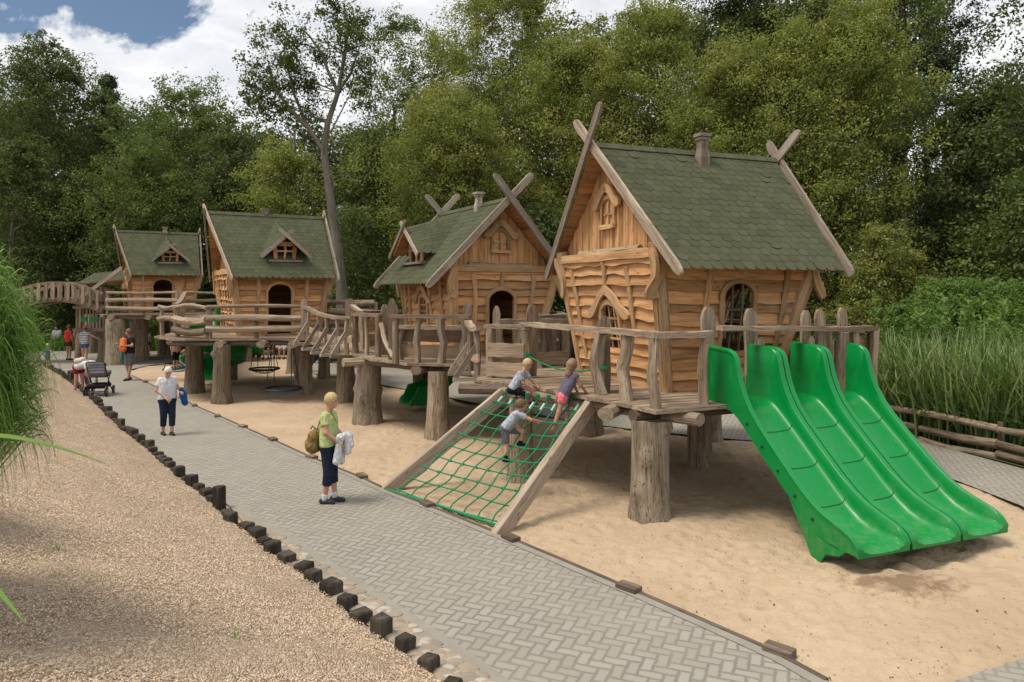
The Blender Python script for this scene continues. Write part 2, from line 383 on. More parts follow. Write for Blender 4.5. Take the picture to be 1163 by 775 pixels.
    def herring(vec, w_):
        S_ = N(nt, 'SeparateXYZ'); L(nt, vec, S_.inputs[0]); m = lambda o, a, b=0.0: math_(nt, o, a, b)
        x, y = m('MULTIPLY', S_.outputs[0], 1 / w_), m('MULTIPLY', S_.outputs[1], 1 / w_)
        i_, j_ = m('FLOOR', x), m('FLOOR', y); fx, fy = m('SUBTRACT', x, i_), m('SUBTRACT', y, j_)
        k_ = m('FLOORED_MODULO', m('SUBTRACT', i_, j_), 4.0); k_ = m('ROUND', k_)
        is1 = m('COMPARE', k_, 1.0); is2 = m('COMPARE', k_, 2.0); ver = m('GREATER_THAN', k_, 1.5)
        u, v = m('ADD', fx, is1), m('ADD', fy, is2); U = m('ADD', 2.0, m('MULTIPLY', ver, -1.0)); V_ = m('ADD', 1.0, ver)
        d_ = m('MINIMUM', m('MINIMUM', u, m('SUBTRACT', U, u)), m('MINIMUM', v, m('SUBTRACT', V_, v)))
        cid = N(nt, 'CombineXYZ'); L(nt, m('SUBTRACT', i_, is1), cid.inputs[0]); L(nt, m('SUBTRACT', j_, is2), cid.inputs[1])
        wn = N(nt, 'TexWhiteNoise'); L(nt, cid.outputs[0], wn.inputs[0]); return d_, wn.outputs['Value']
    wv = N(nt, 'VectorMath', operation='MULTIPLY_ADD'); nn_ = N(nt, 'TexNoise'); nn_.inputs['Scale'].default_value = 9; L(nt, tc, nn_.inputs['Vector']); L(nt, nn_.outputs['Color'], wv.inputs[0]); wv.inputs[1].default_value = (.03, .03, 0); L(nt, tc, wv.inputs[2])
    d_, bid = herring(mapping(nt, wv.outputs[0], (1, 1, 1), (0, 0, math.radians(22))), 0.107)
    jt = ramp(nt, math_(nt, 'ADD', d_, math_(nt, 'MULTIPLY', math_(nt, 'SUBTRACT', noise_t(nt, tc, 22, 3), 0.5), 0.16)), [(0.05, (1, 1, 1)), (0.19, (0, 0, 0))])
    face = ramp(nt, bid, [(0, (0.258, 0.234, 0.198)), (0.5, (0.285, 0.260, 0.222)), (1, (0.312, 0.286, 0.247))])
    bc_ = mixc(nt, jt, face, (0.155, 0.145, 0.129))
    n = noise_t(nt, tc, 0.8, 5, 0.65)
    c = mixc(nt, ramp(nt, n, [(0.4, (0, 0, 0)), (0.75, (0.6,) * 3)]), bc_, (0.30, 0.268, 0.218))
    st_ = ramp(nt, noise_t(nt, tc, 0.35, 6, 0.7), [(0.5, (0, 0, 0)), (0.62, (1, 1, 1))]); c = mixc(nt, math_(nt, 'MULTIPLY', st_, 0.3), c, (0.20, 0.185, 0.165))
    c = mixc(nt, math_(nt, 'MULTIPLY', noise_t(nt, tc, 120, 2), 0.3), c, (0.30, 0.28, 0.25))
    L(nt, c, b.inputs['Base Color']); b.inputs['Roughness'].default_value = 0.85; spec(b, 0.25)
    bump(nt, b, math_(nt, 'SUBTRACT', 1.0, jt), 0.5, 0.01)
    # dark leaf litter and grass below the trees
    m, nt, b = mat('woodland_floor')
    tc = N(nt, 'TexCoord').outputs['Object']
    c = ramp(nt, noise_t(nt, tc, 1.3, 6, 0.7), [(0.35, (0.035, 0.045, 0.018)), (0.6, (0.06, 0.085, 0.028)), (0.8, (0.10, 0.10, 0.05))])
    L(nt, c, b.inputs['Base Color']); b.inputs['Roughness'].default_value = 0.95
    bump(nt, b, noise_t(nt, tc, 12, 4), 1.0, 0.05)
    m, nt, b = mat('lawn')
    tc = N(nt, 'TexCoord').outputs['Object']
    c = ramp(nt, noise_t(nt, tc, 3, 6, 0.7), [(0.3, (0.07, 0.11, 0.03)), (0.6, (0.12, 0.17, 0.05)), (0.8, (0.17, 0.20, 0.07))])
    L(nt, c, b.inputs['Base Color']); b.inputs['Roughness'].default_value = 0.95; bump(nt, b, noise_t(nt, tc, 60, 3), 1.0, 0.05)
    m, nt, b = mat('cobble')
    r = attr(nt, 'rnd').outputs['Fac']; tc = N(nt, 'TexCoord').outputs['Object']
    c = ramp(nt, r, [(0, (0.19, 0.16, 0.13)), (0.4, (0.27, 0.225, 0.17)), (0.7, (0.33, 0.235, 0.17)), (1, (0.42, 0.39, 0.34))])
    c = mixc(nt, math_(nt, 'MULTIPLY', noise_t(nt, tc, 40, 4), 0.4), c, (0.3, 0.27, 0.22))
    L(nt, c, b.inputs['Base Color']); b.inputs['Roughness'].default_value = 0.85; bump(nt, b, noise_t(nt, tc, 40, 4), 0.4, 0.01)
    plain('border', (0.26, 0.238, 0.205), .85, .2, .2, 5)
    plain('mortar_strip', (0.27, 0.23, 0.18), 0.95, 0.1, 0.3, 20)
ground_mats()

# ---------------------------------------------------------------- outlines on the ground
POSTPX = [(540, 815), (512, 790), (500, 778), (465, 750), (433, 727), (405, 707), (384, 688), (346, 655), (322, 641), (303, 627), (290, 613), (276, 603), (262, 597), (250, 583), (232, 565),
          (205, 545), (180, 522), (160, 505), (140, 490), (125, 475), (105, 455), (80, 435), (62, 423), (50, 417)]
POSTL = [gp(*p) for p in POSTPX]
PAVE_L = [gp(*p, .04) for p in [(700, 900), (559, 775), (470, 712), (350, 631), (300, 598), (259, 574), (200, 532), (170, 508), (135, 481), (113, 457), (90, 438), (70, 423), (58, 416)]]
PAVE_R = [gp(*p, .04) for p in [(1110, 880), (939, 773), (876, 739), (720, 671), (640, 637), (580, 612), (485, 574), (440, 557), (411, 543), (354, 520), (310, 500), (276, 485), (247, 472), (221, 461), (190, 446), (165, 434), (150, 427), (142, 420), (138, 412)]]
def resample(pl, step):
    out_ = [pl[0].copy()]; carry = 0.0
    for a, b in zip(pl, pl[1:]):
        d = (b - a).length; t = step - carry
        while t <= d: out_.append(a + (b - a) * (t / d)); t += step
        carry = d - (t - step)
    return out_
def sheet(name, poly, z, m, kind='structure'):
    me = bpy.data.meshes.new(name); me.from_pydata([(p[0], p[1], z) for p in poly], [], [tuple(range(len(poly)))])
    me.materials.append(MATS[m]); o = bpy.data.objects.new(name, me); COL.objects.link(o); o['kind'] = kind; return o
def strip(name, a, b, z, m, n=60):
    def rs(pl):
        d = [0]
        for p, q in zip(pl, pl[1:]): d.append(d[-1] + (q - p).length)
        o_ = []
        for i in range(n + 1):
            t = d[-1] * i / n; k = max(j for j in range(len(d)) if d[j] <= t + 1e-6); k = min(k, len(pl) - 2)
            o_.append(pl[k].lerp(pl[k + 1], (t - d[k]) / max(1e-6, d[k + 1] - d[k])))
        return o_
    A, B = rs(a), rs(b)
    vs = [(p.x, p.y, z) for p in A] + [(p.x, p.y, z) for p in B]
    fs = [(i, n + 1 + i, n + 2 + i, i + 1) for i in range(n)]
    me = bpy.data.meshes.new(name); me.from_pydata(vs, [], fs); me.materials.append(MATS[m])
    o = bpy.data.objects.new(name, me); COL.objects.link(o); o['kind'] = 'structure'; return o
sheet('ground', [(-400, -300), (400, -300), (400, 600), (-400, 600)], -0.30, 'woodland_floor')
strip('path', PAVE_L, PAVE_R, 0.04, 'pavers', 90)
def offs(pl, d):
    o_ = []
    for i, p in enumerate(pl):
        t = (pl[min(i + 1, len(pl) - 1)] - pl[max(0, i - 1)]).normalized(); o_.append(p + V3(t.y, -t.x, 0) * d)
    return o_
strip('path_border', PAVE_L, offs(PAVE_L, .13), 0.047, 'border'); strip('path_border', PAVE_R, offs(PAVE_R, -.13), 0.047, 'border')
sheet('plaza', [(-40, 27.5), (-17.9, 27.5), (-15.4, 27.3), (-15.6, 31.0), (-13, 36.5), (4, 37.5), (4, 46), (-40, 44)], 0.036, 'pavers')
# back path between sand pit and log fence
BN = [gp(*p, .04) for p in [(1290, 640), (1163, 576), (1040, 528), (930, 504), (840, 500), (700, 486), (620, 473), (530, 456), (470, 444), (400, 431), (330, 421)]]
BF = [gp(*p, .04) for p in [(1290, 570), (1163, 533), (1040, 500), (930, 482), (840, 470), (700, 450), (620, 440), (530, 428), (470, 421), (400, 412), (330, 406)]]
strip('back_path', BN, BF, 0.045, 'pavers', 60)
sheet('corner_path', [gp(1060, 782, .05), gp(1163, 749, .05), gp(1400, 672, .05), gp(1500, 900, .05), gp(1200, 900, .05)], 0.058, 'pavers')
# planted ground beyond the back path
sheet('planting_soil', [(p.x, p.y) for p in BF] + [(-6, 42), (40, 60), (60, 8), (14, 8)], 0.07, 'woodland_floor')
# sand pit
ys = [5.2]
while ys[-1] < 38: ys.append(ys[-1] + max(0.045, 0.005 * ys[-1]))
ys = np.array(ys); xs = np.concatenate([np.arange(-19, -4, 0.10), np.arange(-4, 12.5, 0.05)])
X, Y = np.meshgrid(xs, ys); Z = np.zeros_like(X)
for k in range(26):
    a = NP.uniform(0, 6.28); fq = NP.uniform(1.5, 9); Z += 0.010 / (1 + fq * .25) * np.sin(fq * (X * math.cos(a) + Y * math.sin(a)) + NP.uniform(0, 6))
for k in range(7000):
    y0 = 5.5 + 24 * NP.random() ** 1.5; x0 = NP.uniform(-0.95 * y0 + 1, min(12, 0.75 * y0 + 1)); r = NP.uniform(0.06, 0.12); dp = NP.uniform(.012, .040)
    i0, i1 = np.searchsorted(ys, [y0 - 2.4 * r, y0 + 2.4 * r]); j0, j1 = np.searchsorted(xs, [x0 - 2.4 * r, x0 + 2.4 * r])
    xx = (X[i0:i1, j0:j1] - x0) / r; yy = (Y[i0:i1, j0:j1] - y0) / (r * NP.uniform(.6, 1.2)); q = xx * xx + yy * yy
    Z[i0:i1, j0:j1] += dp * (0.75 * np.exp(-((np.sqrt(q) - 1.35) ** 2) * 4) - np.exp(-q * 1.2))
Z = np.where(Z > 0, 0.034 * np.tanh(Z / 0.05), np.maximum(Z, -0.10))
q = ((X - 4.9) / 1.4) ** 2 + ((Y - 8.75) / .5) ** 2; Z -= 0.11 * np.exp(-q) * (1 + .5 * np.sin(9 * X) * np.sin(11 * Y))
q = ((X - 4.5) / 1.2) ** 2 + ((Y - 7.9) / .35) ** 2; Z += 0.05 * (1 + .5 * np.sin(13 * X + 4 * Y)) * np.exp(-q)
idx = np.arange(X.size).reshape(X.shape)
fs = np.stack([idx[:-1, :-1], idx[:-1, 1:], idx[1:, 1:], idx[1:, :-1]], -1).reshape(-1, 4)
so_ = raw_mesh('sand_pit', np.stack([X, Y, Z], -1).reshape(-1, 3), fs, 'sand', smooth=True); so_['kind'] = 'structure'
nD = 1900; yy = 6 + 20 * NP.random(nD) ** 1.7; xx = NP.uniform(-.9, .72, nD) * yy; sz = NP.uniform(.005, .017, nD); az = NP.uniform(0, 6.28, nD)
px_ = CX + F * xx / yy; k_ = np.array([not (p < 0) for p in xx * 0]); ca, sa = np.cos(az), np.sin(az); el_ = NP.uniform(.25, .8, nD)
j0 = np.clip(np.searchsorted(xs, xx), 0, len(xs) - 1); i0 = np.clip(np.searchsorted(ys, yy), 0, len(ys) - 1); zb_ = Z[i0, j0] + .006
dx = np.stack([ca * sz, sa * sz, NP.uniform(-.4, .4, nD) * sz], -1); dy = np.stack([-sa * sz * el_, ca * sz * el_, 0 * sz + .004], -1); c0 = np.stack([xx, yy, zb_], -1)
plain('debris', (0.085, 0.055, 0.032), .9, .2, .5, 5)
vs = np.stack([c0 - dx, c0 - dy, c0 + dx, c0 + dy], 1).reshape(-1, 3); do_ = raw_mesh('sand_litter', vs, np.arange(len(vs)).reshape(-1, 4), 'debris'); do_['kind'] = 'stuff'
# wood chip bank on the left
PLn = np.array([(p.x, p.y) for p in POSTL])
PLn = np.vstack([PLn[0] + (PLn[0] - PLn[1]) / np.linalg.norm(PLn[0] - PLn[1]) * 8, PLn, PLn[-1] + np.array([-9., 2.])])
def bank_s(x, y):
    x = np.asarray(x, float); y = np.asarray(y, float); best = np.full(x.shape, 1e9); sg = np.zeros(x.shape)
    for a, b in zip(PLn, PLn[1:]):
        d = b - a; l2 = d @ d; t = np.clip(((x - a[0]) * d[0] + (y - a[1]) * d[1]) / l2, 0, 1)
        ex = x - a[0] - t * d[0]; ey = y - a[1] - t * d[1]; dd = np.hypot(ex, ey); s = d[0] * ey - d[1] * ex
        m_ = dd < best; best = np.where(m_, dd, best); sg = np.where(m_, np.sign(s), sg)
    return best * sg
def bank_z(x, y):
    s = bank_s(x, y); return np.where(s > 0, 0.05 + 1.9 * np.tanh(0.36 * s / 1.9), 0.03 + s * 0.6)
aa = np.array([0.0]); 
sl_ = np.concatenate([[-0.35, -0.1, 0.0], np.linspace(0.12, 4.5, 60), np.linspace(4.8, 14, 22)])
cen = resample([Vector((p[0], p[1], 0)) for p in PLn], 0.10)
cen = [p for p in cen if p.y < 31]
vs = []; tg = Vector((-0.61, 0.79, 0)); nl = Vector((-0.79, -0.61, 0))
for p in cen:
    for s in sl_:
        q = p + nl * float(s); vs.append((q.x, q.y))
vs = np.array(vs); zz_ = bank_z(vs[:, 0], vs[:, 1])
for k in range(40):
    a = NP.uniform(0, 6.28); fq = NP.uniform(2, 14); zz_ += (0.035 / fq) * np.sin(fq * (vs[:, 0] * math.cos(a) + vs[:, 1] * math.sin(a)) + NP.uniform(0, 6)) * (zz_ > 0.1)
m_ = len(sl_); idx = np.arange(len(vs)).reshape(-1, m_)
fs = np.stack([idx[:-1, :-1], idx[1:, :-1], idx[1:, 1:], idx[:-1, 1:]], -1).reshape(-1, 4)
bo = raw_mesh('bank_slope', np.column_stack([vs, zz_]), fs, 'wood_chips', smooth=True); bo['kind'] = 'structure'
# loose chips lying on the bank
nC = 150000
yy = 2.4 + 9 * NP.random(nC) ** 1.4; xx = NP.uniform(-0.85, 0.05, nC) * yy - .1
s = bank_s(xx, yy); k_ = (s > 0.05) & (s < 7); xx, yy = xx[k_], yy[k_]; zc = bank_z(xx, yy) + 0.012; nC = len(xx)
az = NP.uniform(0, 6.28, nC); ln = NP.uniform(.004, .010, nC); wd = NP.uniform(.0022, .0045, nC); tl = NP.uniform(-.5, .5, nC)
dx = np.stack([np.cos(az) * np.cos(tl), np.sin(az) * np.cos(tl), np.sin(tl)], -1) * ln[:, None]
dy = np.stack([-np.sin(az), np.cos(az), NP.uniform(-.5, .5, nC)], -1) * wd[:, None]
c0 = np.stack([xx, yy, zc], -1) + np.array([0, 0, 1]) * NP.uniform(0, .012, nC)[:, None]
vs = np.stack([c0 - dx - dy, c0 + dx - dy, c0 + dx + dy, c0 - dx + dy], 1).reshape(-1, 3)
cm, cnt, cb_ = mat('chip_var'); r = attr(cnt, 'rnd').outputs['Fac']
L(cnt, ramp(cnt, r, [(0, (0.22, 0.15, 0.09)), (0.2, (0.46, 0.34, 0.235)), (0.7, (0.60, 0.47, 0.34)), (1, (0.72, 0.60, 0.46))]), cb_.inputs['Base Color']); cb_.inputs['Roughness'].default_value = .95
co = raw_mesh('loose_wood_chips', vs, np.arange(len(vs)).reshape(-1, 4), 'chip_var', np.repeat(NP.random(nC), 4)); co['kind'] = 'stuff'
# cobble strip between kerb posts and pavers, near the camera
mb = MB(); strip_o = strip('kerb_strip', [POSTL[i] for i in range(0, 11)], [p for p in PAVE_L[:6]], 0.050, 'mortar_strip', 40)
for k in range(420):
    t = R.random(); i = t * 9.5; a = POSTL[int(i)].lerp(POSTL[int(i) + 1], i % 1)
    y = a.y
    b = None
    for p, q in zip(PAVE_L, PAVE_L[1:]):
        dl = (a - p).dot((q - p).normalized())
        if 0 <= dl <= (q - p).length: b = p + (q - p).normalized() * dl
    if b is None: continue
    u = R.uniform(0.05, .97); c = a.lerp(b, u); c.z = 0.048
    if (b - a).length < 0.05: continue
    mb.ball(c, R.uniform(.05, .085), 8, sc=(1, R.uniform(.55, .95), .30))
so_ = mb.build('kerb_cobbles', 'cobble', smooth=0.9); so_['kind'] = 'stuff'

# sand trodden on to the pavers, and weeds on the bank
def blot(pl, n, lo_, hi_, name):
    vs, fs = [], []
    for k in range(n):
        i = R.uniform(0, len(pl) - 4.01); a, b = pl[int(i)], pl[int(i) + 1]; p = a.lerp(b, i % 1); t = (b - a).normalized(); q = V3(t.y, -t.x, 0) * -R.uniform(lo_, hi_); r = R.uniform(.05, .20); o = len(vs); m_ = 14; sd = R.uniform(0, 99)
        for j in range(m_):
            an = 2 * math.pi * j / m_; rr = r * (1 + .75 * nz(math.cos(an) * 1.6 + sd, math.sin(an) * 1.6)); vs.append((p.x + q.x + t.x * math.cos(an) * rr * 1.7 - t.y * math.sin(an) * rr * .55, p.y + q.y + t.y * math.cos(an) * rr * 1.7 + t.x * math.sin(an) * rr * .55, .0495 + .00012 * k))
        fs.append(tuple(range(o, o + m_)))
    me = bpy.data.meshes.new(name); me.from_pydata(vs, [], fs); me.materials.append(MATS['sand']); o = bpy.data.objects.new(name, me); COL.objects.link(o); o['kind'] = 'stuff'
# ---------------------------------------------------------------- kerb posts of the wood chip bank
def kerb_post(w_, h_):
    mb = MB(); j = lambda: R.uniform(-.012, .012)
    b = [(-w_ + j(), -w_ + j()), (w_ + j(), -w_ + j()), (w_ + j(), w_ + j()), (-w_ + j(), w_ + j())]
    t = h_; ch = .018
    lay = [(1, -.35), (1, t - ch), (.86, t)]
    vs = [(x * k, y * k, z + (R.uniform(-.008, .008) if z > 0 else 0)) for k, z in lay for x, y in b]
    fs = [(i * 4 + k, i * 4 + (k + 1) % 4, i * 4 + 4 + (k + 1) % 4, i * 4 + 4 + k) for i in range(2) for k in range(4)] + [(8, 9, 10, 11), (3, 2, 1, 0)]
    mb.add(vs, fs, [(p[2], p[0], p[1]) for p in vs]); return mb
plp = resample([Vector((p.x, p.y, 0)) for p in POSTL[1:]], 0.385)
KP = []
for i, p in enumerate(plp):
    hgt = R.choice([.12, .16, .2, .24, .17]); tall = False
    if abs((p - gp(250, 583)).length) < 0.2: hgt, tall = .42, True
    elif abs((p - gp(79, 436)).length) < 0.5 and p.y > 25: hgt = .5
    o = kerb_post(R.uniform(.06, .088), hgt * .85).build('kerb_post', 'stake'); o.location = (p.x + R.uniform(-.02, .02), p.y, 0.02); o.rotation_euler = (R.uniform(-.07, .07), R.uniform(-.07, .07), R.uniform(-.3, .3) + .9)
    tag(o, 'tallest dark square timber kerb post of the row, standing well above its neighbours' if tall else 'short dark square timber post in the row edging the wood chip bank', 'kerb post', 'dark timber posts edging the wood chip bank')
    KP.append(o)
# stubs and edging along the sand side of the path
for px, py in [(885, 743), (714, 671), (580, 614), (485, 575), (411, 543), (354, 521), (310, 501), (276, 486), (247, 474), (221, 462), (165, 435)]:
    p = gp(px, py, .03); mb = MB(); d = Vector((-.6, .8, 0)).normalized(); mb.box((0, 0, -.02), Vector((.8, .6, 0)) * .07, d * .13, (0, 0, .09))
    o = mb.build('edging_stub', 'dark_beam', bevel=.01); o.location = p; o.rotation_euler.z = R.uniform(-.2, .2)
    tag(o, 'short brown timber stub poking out of the sand along the path edge', 'timber stub', 'timber stubs along the sand side of the path')
mb = MB(); pr = [p.copy() for p in PAVE_R[1:-2]]
for p in pr: p.z = .0
mb.ribbon(pr, .05, (0, 0, 1), .055)
tag(mb.build('timber_edging', 'dark_beam'), 'thin brown timber board edging the paved path along the sand pit', 'edging')
# ---------------------------------------------------------------- playhouses
class Frame:
    def __init__(s, ox, oy, z, ang, flip=False):
        """ang: direction of the ridge axis u; v is the gable axis (left of u, or right when flip)"""
        s.o = Vector((ox, oy, z)); s.u = Vector((math.cos(ang), math.sin(ang), 0)); s.v = Vector((-s.u.y, s.u.x, 0)) * (-1 if flip else 1)
    def p(s, u, v, w): return s.o + s.u * u + s.v * v + Vector((0, 0, w))
class Wall:
    """leaning wall; a = coordinate along the wall, h = height"""
    def __init__(s, fr, side, B, T, hh):
        s.fr, s.side, s.hh = fr, side, hh
        bu0, bu1, bv0, bv1 = B; tu0, tu1, tv0, tv1 = T
        if side[0] == 'v': s.lo, s.hi = (bu0, tu0), (bu1, tu1); s.c = (bv0, tv0) if side == 'v0' else (bv1, tv1); s.n = fr.v * (-1 if side == 'v0' else 1)
        else: s.lo, s.hi = (bv0, tv0), (bv1, tv1); s.c = (bu0, tu0) if side == 'u0' else (bu1, tu1); s.n = fr.u * (-1 if side == 'u0' else 1)
    def rng(s, h): t = h / s.hh; return lerp(*s.lo, t), lerp(*s.hi, t)
    def P(s, a, h, off=0.0):
        c = lerp(*s.c, h / s.hh)
        q = s.fr.p(a, c, h) if s.side[0] == 'v' else s.fr.p(c, a, h)
        return q + s.n * off
def top_of(o, a):
    c, z0, hw, z1, k = o; x = min(1, abs(a - c) / hw)
    return z1 - hw * .75 * (1 - math.sqrt(1 - x * x))
def inside(o, a, h): return abs(a - o[0]) < o[2] and o[1] < h < top_of(o, a)
def wall_boards(W, openings, mb, rows=13, wavy=.032, narrow=False):
    hh = W.hh; rh = hh / rows; sd = R.uniform(0, 99)
    ph = 0.0
    hs = [0.0]
    while hs[-1] < hh - .06: hs.append(hs[-1] + rh * R.uniform(.75, 1.25))
    hs[-1] = hh
    for i in range(len(hs) - 1):
        h0, h1 = hs[i], hs[i + 1]; lo, hi = W.rng(h0); nn = 22
        cols = [lo + (hi - lo) * k / nn for k in range(nn + 1)]
        for o in openings:
            for e in (o[0] - o[2], o[0] + o[2]): cols += [e]
            if h1 > o[3] - o[2] and h0 < o[3]:
                for k in range(1, 12): cols.append(o[0] - o[2] + o[2] * k / 6)
        cols = sorted(c for c in set(cols) if lo - 1e-6 <= c <= hi + 1e-6)
        rnd = R.random(); fq = R.uniform(1.2, 2.6); lip = R.uniform(.042, .080)
        def bot(a): return h0 + wavy * (nz(a * fq + i * 7.3 + sd, 1.7) * 1.6) - .008
        for a, b in zip(cols, cols[1:]):
            am = (a + b) / 2
            segs = [(h0, h1)]
            for o in openings:
                if abs(am - o[0]) < o[2]:
                    tp = top_of(o, am); ns = []
                    for (x, y) in segs:
                        if y <= o[1] or x >= tp: ns.append((x, y))
                        else:
                            if x < o[1] - .01: ns.append((x, o[1]))
                            if y > tp + .01: ns.append((tp, y))
                    segs = ns
            for (x, y) in segs:
                first = x == h0
                ba, bb = (bot(a), bot(b)) if first else (x, x)
                f = lambda h: lip * (1 - (h - h0) / (h1 - h0 + .03))
                vs = [W.P(a, ba, f(ba)), W.P(b, bb, f(bb)), W.P(b, y + .01, .004), W.P(a, y + .01, .004), W.P(a, ba, -.03), W.P(b, bb, -.03), W.P(b, y + .01, -.03), W.P(a, y + .01, -.03)]
                gr = [(a, ba, i), (b, bb, i), (b, y, i), (a, y, i), (a, ba, i + .03), (b, bb, i + .03), (b, y, i + .03), (a, y, i + .03)]
                st = R.getstate(); R.seed(i * 131 + int(sd * 1000)); mb.add(vs, [(0, 1, 2, 3), (1, 0, 4, 5), (5, 4, 7, 6), (3, 2, 6, 7), (0, 3, 7, 4), (2, 1, 5, 6)], gr, rnd); R.setstate(st)
def wavy_plank(W, a0, h0, a1, h1, w, mb, th=.04, off=.035, curl=.05, n=9):
    ph = R.uniform(0, 6); sd = R.uniform(0, 50); pts = []; ws = []
    for i in range(n):
        t = i / (n - 1); pts.append(W.P(lerp(a0, a1, t) + curl * math.sin(ph + t * 4.4) * .6, lerp(h0, h1, t), off)); ws.append(w * (1 + .28 * nz(t * 4 + sd)) * (.8 if i in (0, n - 1) else 1))
    mb.ribbon(pts, ws, W.n, th)
def arch_trim(W, o, mb, w=.09, th=.05, off=.03, sill=True):
    c, z0, hw, z1, k = o; pts = []; hw2 = hw + w * .35
    pts.append(W.P(c - hw2 - .02, z0, off))
    pts.append(W.P(c - hw2 + .015, lerp(z0, z1 - hw * .75, .5), off))
    for i in range(9):
        an = math.pi * (1 - i / 8); pts.append(W.P(c + hw2 * math.cos(an), z1 - hw * .75 + (hw * .75 + w * .3) * math.sin(an), off))
    pts.append(W.P(c + hw2 - .015, lerp(z0, z1 - hw * .75, .5), off)); pts.append(W.P(c + hw2 + .02, z0, off))
    mb.ribbon(pts, [w * R.uniform(.8, 1.25) for _ in pts], W.n, th)
def grille(W, o, mb, off=-.01, nv=2, nh=2):
    c, z0, hw, z1, k = o
    for i in range(nv):
        a = c + hw * (2 * (i + 1) / (nv + 1) - 1); wavy_plank(W, a, z0, a, top_of(o, a) + .02, .035, mb, .03, off, .025, 7)
    for i in range(nh):
        h = lerp(z0, z1 - hw * .3, (i + 1) / (nh + 1)); wavy_plank(W, c - hw, h, c + hw, h, .04, mb, .03, off + .032, .0, 5)
def hood(W, c, h, w, mb, off=.06):
    for s in (-1, 1):
        pts = []; ws = []
        for i in range(9):
            t = i / 8; pts.append(W.P(c + s * (w * t - .02), h - w * .62 * t ** .8 + .05 * math.sin(t * 6), off)); ws.append(lerp(.15, .13, t) * (1.3 if i in (6, 7) else 1) * (.5 if i == 8 else 1))
        mb.ribbon(pts, ws, W.n, .06)
def rounded(ws): ws = list(ws); ws[0] *= .45; ws[-1] *= .45; return ws
def shingle_slope(A, B, C, D, mb, tab=.20, row=.165):
    """A,B = eave left/right, D,C = ridge left/right; scalloped tabs"""
    A, B, C, D = map(Vector, (A, B, C, D)); n = (B - A).cross(D - A).normalized()
    if n.z < 0: n = -n
    Ls = ((D - A).length + (C - B).length) / 2; nr = max(3, int(round(Ls / row)))
    def P(s, t, o): return A.lerp(B, s).lerp(D.lerp(C, s), t) + n * o
    for j in range(nr):
        wd = lerp((B - A).length, (C - D).length, j / nr); nc = max(2, int(round(wd / tab)))
        for k in range(-1, nc + 1):
            s0 = (k + (.5 if j % 2 else 0)) / nc; s1 = s0 + 1 / nc
            s0, s1 = max(0, s0), min(1, s1)
            if s1 - s0 < .2 / nc: continue
            g = .03 / nc; lift = .008 + R.uniform(0, .005) + (.012 if R.random() < .012 else 0); t0 = j / nr; t1 = min(1, (j + 1.35) / nr); dt = 1 / nr
            sm = (s0 + s1) / 2; hw = (s1 - s0) / 2 - g * .5
            prof = [(-1, .25), (-.95, .06), (-.75, -.10), (-.4, -.20), (0, -.23), (.4, -.20), (.75, -.10), (.95, .06), (1, .25)]
            low = [(sm + q[0] * hw, t0 + (q[1] * (1.5 if j == 0 else 1) - (.12 if j == 0 else 0)) * dt) for q in prof]
            vs = [P(s, t, lift) for s, t in low] + [P(sm + hw, t1, .003), P(sm - hw, t1, .003)] + [P(s, t, 0) for s, t in low]
            m_ = len(low); fs = [tuple(range(m_ + 2))] + [(i + 1, i, m_ + 2 + i, m_ + 3 + i) for i in range(m_ - 1)]
            mb.add(vs, fs, None)
def slab(A, B, C, D, th, mb):
    A, B, C, D = map(Vector, (A, B, C, D)); n = (B - A).cross(D - A).normalized()
    if n.z > 0: n = -n
    mb.prism([A, B, C, D], n * th, axis=(B - A))
def barge(p0, p1, ext0, ext1, w, side, th, mb, off):
    p0, p1 = Vector(p0), Vector(p1); d = (p1 - p0).normalized(); a = p0 - d * ext0; b = p1 + d * ext1
    ln = (b - a).length; ks = [0, .012, .04, .3, .6, .9, .965, .99, 1]
    ws = [.35, .75, 1.0, .95, .95, 1.0, 1.05, .8, .35]
    mb.ribbon([a.lerp(b, k) + side * off for k in ks], [w * q for q in ws], side, th)

